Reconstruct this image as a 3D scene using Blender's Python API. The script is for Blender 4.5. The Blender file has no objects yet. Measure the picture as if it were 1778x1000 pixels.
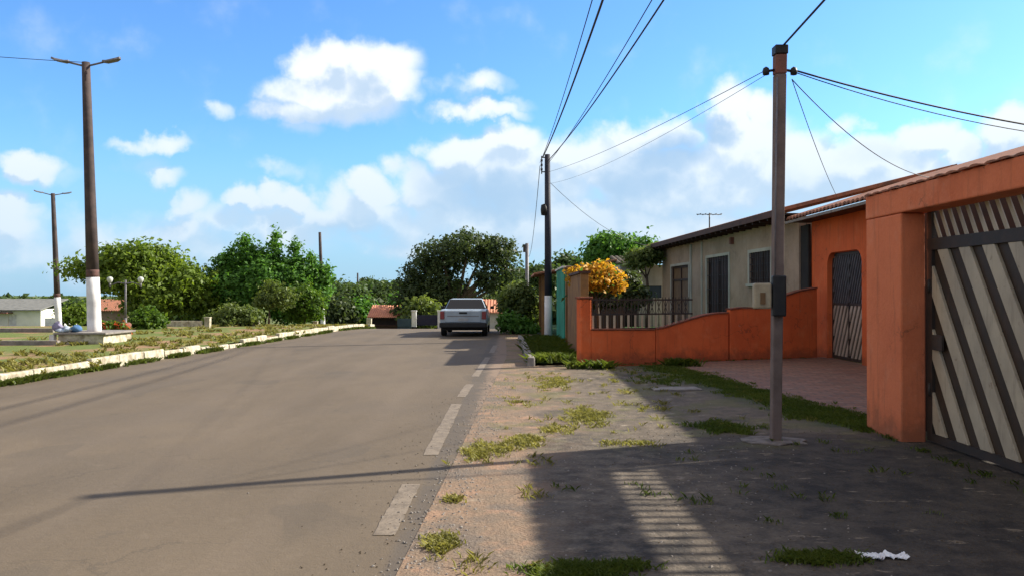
import bpy, math, random
import numpy as np
from mathutils import Vector, Matrix
R = math.radians
scene = bpy.context.scene
C = scene.collection

# ------------------------------------------------------------------ camera
F = 1400.0; CXP = 889.0; HZ = 508.0; EYE = 1.6          # photo pixels -> metres
cam_d = bpy.data.cameras.new('camera'); cam = bpy.data.objects.new('camera', cam_d); C.objects.link(cam)
cam.location = (0, 0, EYE)
cam.rotation_euler = (R(90) + math.atan((HZ - 500) / F), 0, 0)
cam_d.sensor_width = 36; cam_d.lens = F / 1778 * 36
cam_d.clip_start = 0.1; cam_d.clip_end = 5000
scene.camera = cam

# ------------------------------------------------------------------ sun + exposure
SUN_AZ = math.atan2(1, .38); SUN_EL = R(32.6)
sl = bpy.data.lights.new('sun', 'SUN'); sl.energy = 5.0; sl.angle = R(.8); sl.color = (1, .93, .80)
so = bpy.data.objects.new('sun', sl); C.objects.link(so)
sdir = Vector((math.cos(SUN_EL) * math.sin(SUN_AZ), math.cos(SUN_EL) * math.cos(SUN_AZ), math.sin(SUN_EL)))
so.rotation_euler = sdir.to_track_quat('Z', 'Y').to_euler(); so.location = (20, 10, 30)
vs = scene.view_settings
scene.display_settings.display_device = 'sRGB'
vs.view_transform = 'Standard'; vs.look = 'None'; vs.gamma = 1; vs.exposure = 0.9; vs.use_curve_mapping = False
scene.render.filter_size = 2.2
scene.cycles.use_denoising = True
scene.cycles.max_bounces = 6; scene.cycles.transparent_max_bounces = 8


# ------------------------------------------------------------------ node helpers
class NT:
    def __init__(s, tree): s.t = tree; s.n = tree.nodes; s.l = tree.links
    def _in(s, sock, v):
        if v is None: return
        if hasattr(v, 'is_output'): s.l.new(v, sock)
        else:
            try: sock.default_value = v
            except Exception: sock.default_value = (v[0], v[1], v[2], 1)
    def m(s, op, a, b=None, c=None, clamp=False):
        n = s.n.new('ShaderNodeMath'); n.operation = op; n.use_clamp = clamp
        for i, v in enumerate((a, b, c)): s._in(n.inputs[i], v)
        return n.outputs[0]
    def v(s, op, a, b=None, c=None, scale=None):
        n = s.n.new('ShaderNodeVectorMath'); n.operation = op
        for i, v in enumerate((a, b, c)): s._in(n.inputs[i], v)
        if scale is not None: s._in(n.inputs['Scale'], scale)
        return n.outputs['Value'] if op in ('DOT_PRODUCT', 'LENGTH') else n.outputs['Vector']
    def mix(s, f, a, b, blend='MIX'):
        n = s.n.new('ShaderNodeMix'); n.data_type = 'RGBA'; n.blend_type = blend
        s._in(n.inputs[0], f); s._in(n.inputs[6], c4(a)); s._in(n.inputs[7], c4(b))
        return n.outputs[2]
    def noise(s, vec, scale, detail=4, rough=.55, dist=0, out='Fac'):
        n = s.n.new('ShaderNodeTexNoise'); s._in(n.inputs['Vector'], vec)
        n.inputs['Scale'].default_value = scale; n.inputs['Detail'].default_value = detail
        n.inputs['Roughness'].default_value = rough; n.inputs['Distortion'].default_value = dist
        return n.outputs[out] if out in n.outputs else n.outputs[1]
    def sstep(s, v, lo, hi, tlo=0., thi=1.):
        n = s.n.new('ShaderNodeMapRange'); n.interpolation_type = 'SMOOTHSTEP'
        for i, q in enumerate((v, lo, hi, tlo, thi)): s._in(n.inputs[i], q)
        return n.outputs[0]
    def xyz(s, vec):
        n = s.n.new('ShaderNodeSeparateXYZ'); s._in(n.inputs[0], vec); return n.outputs
    def comb(s, x, y, z):
        n = s.n.new('ShaderNodeCombineXYZ')
        for i, q in enumerate((x, y, z)): s._in(n.inputs[i], q)
        return n.outputs[0]
def c4(a):
    if hasattr(a, 'is_output') or a is None: return a
    return (a[0], a[1], a[2], 1)

# ------------------------------------------------------------------ world: Nishita sky + clouds
world = bpy.data.worlds.new('World'); scene.world = world; world.use_nodes = True
wt = NT(world.node_tree); wt.n.clear()
wout = wt.n.new('ShaderNodeOutputWorld')
sky = wt.n.new('ShaderNodeTexSky'); sky.sky_type = 'NISHITA'; sky.sun_disc = False
sky.sun_elevation = SUN_EL; sky.sun_rotation = SUN_AZ
sky.air_density = 1.0; sky.dust_density = .6; sky.ozone_density = 1.6; sky.altitude = 50
tc = wt.n.new('ShaderNodeTexCoord'); dirv = wt.v('NORMALIZE', tc.outputs['Generated'])
dx, dy, dz = wt.xyz(dirv)
warp1 = wt.v('SUBTRACT', wt.noise(dirv, 9, 3, .55, out='Color'), (.5, .5, .5))
warp2 = wt.v('SUBTRACT', wt.noise(dirv, 34, 4, .6, out='Color'), (.5, .5, .5))
def mkp(off):
    az = wt.m('ARCTAN2', dx, dy); el = wt.m('ARCSINE', dz)
    p = wt.comb(az, el, 0.)
    p = wt.v('ADD', p, (off[0], off[1], 0))
    p = wt.v('ADD', p, wt.v('MULTIPLY', warp1, (.11, .075, 0)))
    p = wt.v('ADD', p, wt.v('MULTIPLY', warp2, (.032, .028, 0)))
    return p
CL = [  # px, py, rx, ry, strength (photo pixels turned into azimuth / elevation)
 (555,120,86,48,1.05),(640,130,92,54,1.05),(585,165,150,58,1.05),(690,160,60,34,.8),(500,195,75,32,.9),(505,225,50,26,.55),
 (830,150,60,20,.6),(800,160,50,20,.4),(835,195,95,16,.7),(900,180,50,14,.4),
 (265,243,76,17,.75),(278,302,40,24,.65),(240,275,50,30,.3),
 (55,290,72,32,.95),(15,385,85,48,1.0),(70,410,60,30,.6),(120,300,50,20,.3),
 (480,302,42,16,.45),(397,198,24,18,.45),
 (425,358,50,28,.9),(490,350,52,30,.95),(560,375,80,32,.8),(650,335,50,34,1.0),(620,370,110,50,.8),
 (310,365,50,34,.75),(300,415,60,34,.8),(150,400,90,40,.45),
 (820,275,90,44,1.0),(900,255,80,44,1.0),(900,320,190,90,1.0),(760,330,80,60,.9),(1000,270,90,40,.9),(1140,235,82,42,1.0),
 (1080,290,150,70,1.0),(1285,190,66,58,1.0),(1300,250,110,80,1.0),(1200,320,220,90,1.0),(1380,300,150,80,1.0),(1340,190,50,40,.9),
 (1465,222,26,26,.7),(1500,290,170,60,1.0),(1590,240,80,40,1.0),(1660,250,60,34,.95),(1560,310,200,60,.9),(1765,230,80,60,1.0),(1740,300,100,60,.9),
 (1000,390,500,60,.9),(250,430,420,60,.62),(420,400,260,45,.6),(700,420,160,30,.6)]
DK = [(850,350,120,50,.9),(780,330,70,50,.6),(1165,265,60,42,.9),(1120,310,80,45,.85),(1230,225,38,36,.7),(620,400,130,30,.55),(1060,350,120,40,.4),(1120,380,260,30,.35),(1400,330,90,40,.3),(250,440,300,40,.35),(640,170,60,22,.25),(470,390,120,20,.3),(1520,270,60,28,.3),(1700,260,40,40,.35),(60,430,120,30,.3),(540,215,70,26,.3),(900,405,200,30,.35)]
def blobs(p, lst):
    acc = None
    for px, py, rx, ry, s in lst:
        u = (px - CXP) / F; v = (HZ - py) / F
        az = math.atan(u); el = math.atan2(v, math.sqrt(1 + u * u))
        ra = rx / F / (1 + u * u); re = ry / F / math.sqrt(1 + u * u)
        q = wt.v('MULTIPLY_ADD', p, (1 / ra, 1 / re, 0), (-az / ra, -el / re, 0))
        r2 = wt.v('DOT_PRODUCT', q, q)
        val = wt.m('MULTIPLY_ADD', r2, -s * .75, s)
        acc = val if acc is None else wt.m('MAXIMUM', acc, val)
    return acc
fine = wt.noise(dirv, 17, 6, .52)
fine2 = wt.noise(wt.v('ADD', dirv, (.012, .004, .022)), 17, 6, .52)
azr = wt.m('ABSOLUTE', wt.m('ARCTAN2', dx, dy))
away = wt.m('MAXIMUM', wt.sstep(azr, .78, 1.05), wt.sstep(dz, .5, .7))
fill_clouds = wt.m('MULTIPLY', away, wt.m('MULTIPLY_ADD', wt.sstep(wt.noise(dirv, 2.2, 4), .36, .6), 1.5, -.3))  # unseen cloud cover added behind the camera and overhead to brighten the ambient light
pA = mkp((0, 0)); pB = mkp((.012, .022))
dA = wt.m('MAXIMUM', wt.m('MAXIMUM', blobs(pA, CL), fill_clouds), -.62)
dB = wt.m('MAXIMUM', wt.m('MAXIMUM', blobs(pB, CL), fill_clouds), -.62)
dA = wt.m('ADD', dA, wt.m('MULTIPLY', wt.m('SUBTRACT', fine, .5), 1.05))
dB = wt.m('ADD', dB, wt.m('MULTIPLY', wt.m('SUBTRACT', fine2, .5), 1.05))
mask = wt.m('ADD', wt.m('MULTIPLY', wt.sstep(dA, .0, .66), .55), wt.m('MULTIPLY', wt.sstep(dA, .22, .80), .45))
lit = wt.sstep(wt.m('SUBTRACT', dA, dB), -.20, .20)
edge = wt.sstep(dA, .2, .95)
dark = wt.m('MULTIPLY', wt.sstep(blobs(pA, DK), .0, .9), 1.0)
shade = wt.m('MULTIPLY', wt.m('SUBTRACT', 1., wt.m('MULTIPLY', dark, .85)), wt.m('MULTIPLY_ADD', lit, .62, .38), clamp=True)
ccol = wt.mix(shade, (.235, .37, .535), (.66, .69, .71))
lowel = wt.m('MULTIPLY', wt.sstep(dz, .26, .04), .55)
ccol = wt.mix(lowel, ccol, (.33, .46, .585))
ccol = wt.mix(away, ccol, (.53, .475, .405))  # added clouds tinted warm so the light they give is neutral
# blue sky: Nishita pushed towards the photograph's saturated tropical blue
sky_t = wt.mix(1.0, sky.outputs[0], (.76, 1.25, 1.80), 'MULTIPLY')
hzv = wt.sstep(dz, .20, .0)
skycol = wt.mix(wt.m('MULTIPLY', hzv, .8), wt.v('SCALE', sky_t, scale=.075), (.215, .345, .47))
bgs = wt.n.new('ShaderNodeBackground'); wt._in(bgs.inputs[0], skycol); bgs.inputs[1].default_value = 1.0
bgc = wt.n.new('ShaderNodeBackground'); wt._in(bgc.inputs[0], ccol); bgc.inputs[1].default_value = .85
mx = wt.n.new('ShaderNodeMixShader'); wt._in(mx.inputs[0], wt.m('MULTIPLY', mask, .96))
wt.l.new(bgs.outputs[0], mx.inputs[1]); wt.l.new(bgc.outputs[0], mx.inputs[2]); wt.l.new(mx.outputs[0], wout.inputs[0])

# ------------------------------------------------------------------ materials
def newmat(name):
    m = bpy.data.materials.new(name); m.use_nodes = True
    t = NT(m.node_tree); t.n.clear()
    o = t.n.new('ShaderNodeOutputMaterial'); b = t.n.new('ShaderNodeBsdfPrincipled'); t.l.new(b.outputs[0], o.inputs[0])
    return m, t, b, o
def coords(t):
    g = t.n.new('ShaderNodeNewGeometry'); return g.outputs['Position'], g
def bump(t, b, h, strength=.3, dist=.02):
    n = t.n.new('ShaderNodeBump'); n.inputs['Strength'].default_value = strength; n.inputs['Distance'].default_value = dist
    t._in(n.inputs['Height'], h); t.l.new(n.outputs[0], b.inputs['Normal'])
def mat(name, c1, c2=None, scale=6, rough=.8, bmp=.15, streak=0, streak_col=(.05, .045, .04), metal=0, spec=.3, fine=60):
    m, t, b, o = newmat(name); P, g = coords(t)
    c2 = c2 or tuple(x * .75 for x in c1)
    n1 = t.noise(P, scale, 6, .6)
    col = t.mix(t.sstep(n1, .35, .68), c1, c2)
    n2 = t.noise(P, fine, 3, .6)
    col = t.mix(.35, col, t.mix(n2, (.35, .35, .35), (.66, .66, .66)), 'OVERLAY')
    if streak:
        sv = t.v('MULTIPLY', P, (5, 5, .7)); s = t.sstep(t.noise(sv, 1.6, 6, .65), .48, .75)
        low = t.sstep(t.noise(P, 2.2, 5, .6), .5, .72)
        col = t.mix(t.m('MULTIPLY', t.m('MAXIMUM', s, low), streak), col, streak_col)
    t._in(b.inputs['Base Color'], col); b.inputs['Roughness'].default_value = rough
    b.inputs['Metallic'].default_value = metal; b.inputs['Specular IOR Level'].default_value = spec
    if bmp: bump(t, b, t.m('ADD', n2, t.m('MULTIPLY', n1, 2)), bmp, .01)
    return m
def render_mat(name, c1, c2, fade, dirt):
    m, t, b, o = newmat(name); P, g = coords(t); x, y, z = t.xyz(P)
    n1 = t.noise(P, .9, 6, .65); n2 = t.noise(P, 5, 6, .65); n3 = t.noise(P, 45, 3, .6); n4 = t.noise(P, 2.3, 5, .7)
    col = t.mix(t.sstep(n1, .35, .65), c1, c2)
    col = t.mix(t.m('MULTIPLY', t.sstep(n4, .52, .72), .55), col, fade)
    sv = t.v('MULTIPLY', P, (7, 7, .55)); st = t.sstep(t.noise(sv, 1.5, 6, .7), .52, .74)
    col = t.mix(t.m('MULTIPLY', st, .42), col, dirt)
    spl = t.sstep(t.m('ADD', z, t.m('MULTIPLY', t.m('SUBTRACT', n2, .5), .9)), .38, .0)
    col = t.mix(t.m('MULTIPLY', spl, .6), col, dirt)
    fl = t.m('MULTIPLY', t.sstep(t.noise(P, 7, 5, .7), .66, .70), t.sstep(n1, .45, .6)); col = t.mix(t.m('MULTIPLY', fl, .6), col, (.34, .26, .2))
    vo = t.n.new('ShaderNodeTexVoronoi'); vo.feature = 'DISTANCE_TO_EDGE'; vo.inputs['Scale'].default_value = .7
    t._in(vo.inputs['Vector'], t.v('ADD', P, t.v('SCALE', t.noise(P, 3, 5, .6, out='Color'), scale=.7)))
    crk = t.m('MULTIPLY', t.sstep(vo.outputs[0], .009, .002), t.sstep(n1, .48, .55)); col = t.mix(t.m('MULTIPLY', crk, .6), col, dirt)
    col = t.mix(.3, col, t.mix(n3, (.3, .3, .3), (.7, .7, .7)), 'OVERLAY')
    t._in(b.inputs['Base Color'], col); b.inputs['Roughness'].default_value = .88; b.inputs['Specular IOR Level'].default_value = .2
    bump(t, b, t.m('ADD', t.m('MULTIPLY', n3, .5), t.m('MULTIPLY', n2, 3)), .35, .015)
    return m
def paint_mat():
    m, t, b, o = newmat('worn_road_paint'); P, g = coords(t)
    n = t.noise(P, 7, 7, .75); n2 = t.noise(P, 60, 3, .7); w = t.sstep(t.m('ADD', n, t.m('MULTIPLY', t.m('SUBTRACT', n2, .5), .5)), .42, .62)
    col = t.mix(t.m('MULTIPLY', w, .85), (.205, .162, .117), (.115, .088, .061))
    t._in(b.inputs['Base Color'], col); b.inputs['Roughness'].default_value = .8; bump(t, b, n2, .3, .01); return m
def slat_mat():
    m, t, b, o = newmat('rust_spotted_cream_slats'); P, g = coords(t)
    n = t.noise(P, 1.8, 5, .6); n2 = t.noise(P, 9, 6, .7); rust = t.sstep(n2, .60, .70)
    col = t.mix(t.sstep(n, .35, .65), (.46, .385, .27), (.36, .30, .215)); col = t.mix(t.m('MULTIPLY', rust, .6), col, (.12, .06, .03))
    col = t.mix(t.m('MULTIPLY', t.sstep(t.noise(t.v('MULTIPLY', P, (4, 4, .6)), 3, 5, .7), .5, .7), .4), col, (.16, .12, .085))
    t._in(b.inputs['Base Color'], col); b.inputs['Roughness'].default_value = .55; bump(t, b, n2, .15, .01); return m
def leafmat(name, c1, c2, trans=.35, scale=1.1):
    m, t, b, o = newmat(name); P, g = coords(t)
    rnd = g.outputs['Random Per Island']
    n1 = t.noise(P, scale, 3, .6)
    f = t.m('ADD', t.m('MULTIPLY', rnd, .55), t.m('MULTIPLY', t.sstep(n1, .3, .7), .45), clamp=True)
    col = t.mix(f, c1, c2)
    t._in(b.inputs['Base Color'], col); b.inputs['Roughness'].default_value = .5; b.inputs['Specular IOR Level'].default_value = .25
    tr = t.n.new('ShaderNodeBsdfTranslucent'); t._in(tr.inputs[0], t.mix(1., col, (1.5, 1.5, .7), 'MULTIPLY'))
    ms = t.n.new('ShaderNodeMixShader'); ms.inputs[0].default_value = trans
    t.l.new(b.outputs[0], ms.inputs[1]); t.l.new(tr.outputs[0], ms.inputs[2]); t.l.new(ms.outputs[0], o.inputs[0])
    return m

def asphalt():
    m, t, b, o = newmat('asphalt'); P, g = coords(t); x, y, z = t.xyz(P)
    big = t.noise(t.v('MULTIPLY', P, (1, .3, 1)), .6, 6, .65)
    col = t.mix(t.sstep(big, .3, .7), (.104, .079, .053), (.142, .108, .073))
    pat = t.sstep(t.noise(P, .35, 3, .5), .5, .62); col = t.mix(t.m('MULTIPLY', pat, .35), col, (.10, .08, .06))
    wx = t.m('ADD', x, t.m('MULTIPLY', t.noise(P, .3, 2), .5))
    for c, w in ((-6.1, .35), (-4.4, .35), (-3.2, .3), (-1.7, .3)):
        tr = t.sstep(t.m('ABSOLUTE', t.m('SUBTRACT', wx, c + .25)), w, .0); col = t.mix(t.m('MULTIPLY', tr, .22), col, (.155, .12, .088))
    agg = t.noise(P, 70, 3, .75); agg2 = t.noise(P, 16, 5, .7)
    col = t.mix(.6, col, t.mix(t.m('ADD', t.m('MULTIPLY', agg, .6), t.m('MULTIPLY', agg2, .4)), (.2, .2, .2), (.8, .8, .8)), 'OVERLAY')
    # dusty orange edge towards the verge, darker gutter strip inside it
    gut = t.m('MULTIPLY', t.sstep(x, -.78, -.70), t.sstep(t.noise(P, 3, 4), .25, .5)); col = t.mix(t.m('MULTIPLY', gut, .45), col, (.075, .066, .06))
    sand = t.sstep(t.m('ADD', x, t.m('MULTIPLY', t.noise(P, 4, 5, .65), .5)), -.32, -.12); col = t.mix(sand, col, (.21, .15, .105))
    vo = t.n.new('ShaderNodeTexVoronoi'); vo.feature = 'DISTANCE_TO_EDGE'; vo.inputs['Scale'].default_value = .45
    t._in(vo.inputs['Vector'], t.v('ADD', P, t.v('SCALE', t.noise(P, 2.5, 5, .6, out='Color'), scale=.9)))
    crk = t.m('MULTIPLY', t.sstep(vo.outputs[0], .012, .002), t.sstep(t.noise(P, .5, 2), .5, .6)); col = t.mix(t.m('MULTIPLY', crk, .28), col, (.05, .042, .034))
    rp = t.m('MULTIPLY', t.sstep(t.noise(t.v('MULTIPLY', P, (1, .5, 1)), .9, 2, .4), .60, .615), t.sstep(t.noise(P, .23, 1), .45, .5)); col = t.mix(t.m('MULTIPLY', rp, .28), col, (.075, .062, .048))
    dst = t.sstep(t.noise(P, 2.7, 7, .75), .55, .75); col = t.mix(t.m('MULTIPLY', dst, .35), col, (.19, .15, .11))
    st = t.sstep(t.noise(P, 1.6, 6, .7), .62, .72); col = t.mix(t.m('MULTIPLY', st, .3), col, (.06, .052, .045))
    t._in(b.inputs['Base Color'], col); b.inputs['Roughness'].default_value = .85; b.inputs['Specular IOR Level'].default_value = .3
    bump(t, b, t.m('ADD', agg, t.m('MULTIPLY', agg2, 1.5)), .35, .012)
    return m
def verge_mat():
    m, t, b, o = newmat('weathered_verge'); P, g = coords(t); x, y, z = t.xyz(P)
    n = t.noise(P, 1.3, 6, .65); n2 = t.noise(P, 5, 6, .65); n3 = t.noise(P, 40, 3, .65); n4 = t.noise(P, .55, 4, .6)
    conc = t.mix(t.sstep(n2, .35, .65), (.105, .085, .065), (.165, .132, .098))
    conc = t.mix(t.m('MULTIPLY', t.sstep(n, .5, .66), .8), conc, (.042, .038, .035))
    conc = t.mix(t.m('MULTIPLY', t.sstep(n2, .6, .68), t.sstep(n, .42, .6)), conc, (.30, .25, .19))
    sand = t.mix(t.sstep(n2, .35, .62), (.235, .158, .105), (.19, .14, .098))
    sand = t.mix(t.sstep(n, .48, .62), sand, (.155, .122, .095))
    sand = t.mix(t.m('MULTIPLY', t.sstep(t.noise(P, 2.1, 6, .65), .54, .64), .8), sand, (.30, .185, .12))
    xx = t.m('ADD', x, t.m('MULTIPLY', t.m('SUBTRACT', n, .5), 2.0)); xx = t.m('ADD', xx, t.m('MULTIPLY', t.m('SUBTRACT', n2, .5), .8))
    xs = t.m('SUBTRACT', xx, t.m('MULTIPLY', t.m('MAXIMUM', t.m('SUBTRACT', y, 7.), 0.), .06))
    col = t.mix(t.sstep(xs, .05, .75), sand, conc)
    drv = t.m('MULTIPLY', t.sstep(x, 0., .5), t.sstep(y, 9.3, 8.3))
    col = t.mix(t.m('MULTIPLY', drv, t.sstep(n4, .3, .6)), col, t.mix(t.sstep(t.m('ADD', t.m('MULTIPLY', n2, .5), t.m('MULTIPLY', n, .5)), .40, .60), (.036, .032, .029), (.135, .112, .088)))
    col = t.mix(t.m('MULTIPLY', t.m('MULTIPLY', t.sstep(t.m('ADD', x, n2), 1.6, 3.2), t.sstep(y, 9.6, 8.8)), .55), col, (.028, .026, .025))  # darker towards the gate: shade painted into the driveway colour
    grass = t.m('MULTIPLY', t.sstep(t.noise(P, 1.1, 5, .6), .50, .60), t.sstep(y, 7.6, 9.0)); col = t.mix(t.m('MULTIPLY', grass, .55), col, (.13, .125, .05))
    pale = t.sstep(t.noise(t.v('MULTIPLY', P, (1, 2.2, 1)), 2.3, 6, .7), .60, .66); col = t.mix(t.m('MULTIPLY', pale, .5), col, (.33, .27, .20))
    dxl = t.m('SUBTRACT', x, t.m('ADD', 3.35, t.m('MULTIPLY', t.m('SUBTRACT', 18., y), .15)))
    moss = t.m('MULTIPLY', t.sstep(t.m('ADD', dxl, t.m('MULTIPLY', n2, 1.2)), -.7, .2), t.sstep(y, 9., 9.8)); col = t.mix(t.m('MULTIPLY', moss, .85), col, (.035, .055, .02))
    col = t.mix(.55, col, t.mix(n3, (.2, .2, .2), (.8, .8, .8)), 'OVERLAY')
    t._in(b.inputs['Base Color'], col); b.inputs['Roughness'].default_value = .9; b.inputs['Specular IOR Level'].default_value = .2
    bump(t, b, t.m('ADD', n3, t.m('MULTIPLY', n2, 3)), .5, .02)
    return m
def ground_mat(name, greens, soils, thr=.5, sc=.5):
    m, t, b, o = newmat(name); P, g = coords(t)
    n = t.noise(P, sc, 6, .65); n2 = t.noise(P, 4, 5, .65); n3 = t.noise(P, 30, 3, .7)
    col = t.mix(t.sstep(n, thr - .06, thr + .08), t.mix(n2, *soils), t.mix(n2, *greens))
    col = t.mix(.5, col, t.mix(n3, (.2, .2, .2), (.8, .8, .8)), 'OVERLAY')
    t._in(b.inputs['Base Color'], col); b.inputs['Roughness'].default_value = .95; b.inputs['Specular IOR Level'].default_value = .1
    bump(t, b, n3, .6, .03); return m
def paver_mat():
    m, t, b, o = newmat('brick_pavers'); P, g = coords(t)
    br = t.n.new('ShaderNodeTexBrick'); t._in(br.inputs['Vector'], P); br.inputs['Scale'].default_value = 1
    br.inputs['Brick Width'].default_value = .34; br.inputs['Row Height'].default_value = .2; br.inputs['Mortar Size'].default_value = .016
    br.inputs['Color1'].default_value = (.17, .082, .056, 1); br.inputs['Color2'].default_value = (.24, .125, .088, 1); br.inputs['Mortar'].default_value = (.09, .07, .06, 1)
    n = t.noise(P, 2, 6, .65); col = t.mix(t.m('MULTIPLY', t.sstep(n, .48, .7), .6), br.outputs[0], (.12, .09, .075))
    col = t.mix(t.m('MULTIPLY', t.sstep(t.noise(P, 6, 5, .6), .56, .66), .5), col, (.30, .21, .16))
    t._in(b.inputs['Base Color'], col); b.inputs['Roughness'].default_value = .8
    bump(t, b, t.m('MULTIPLY', br.outputs[1], -1), .6, .01); return m
def tile_mat():
    m, t, b, o = newmat('clay_tiles'); P, g = coords(t)
    n = t.noise(P, 3, 5, .65); n2 = t.noise(P, 14, 4, .6)
    col = t.mix(n2, (.24, .085, .045), (.36, .15, .08)); col = t.mix(t.m('MULTIPLY', t.sstep(n, .45, .65), .7), col, (.09, .055, .04))
    t._in(b.inputs['Base Color'], col); b.inputs['Roughness'].default_value = .85
    bump(t, b, n2, .3, .01); return m

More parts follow.
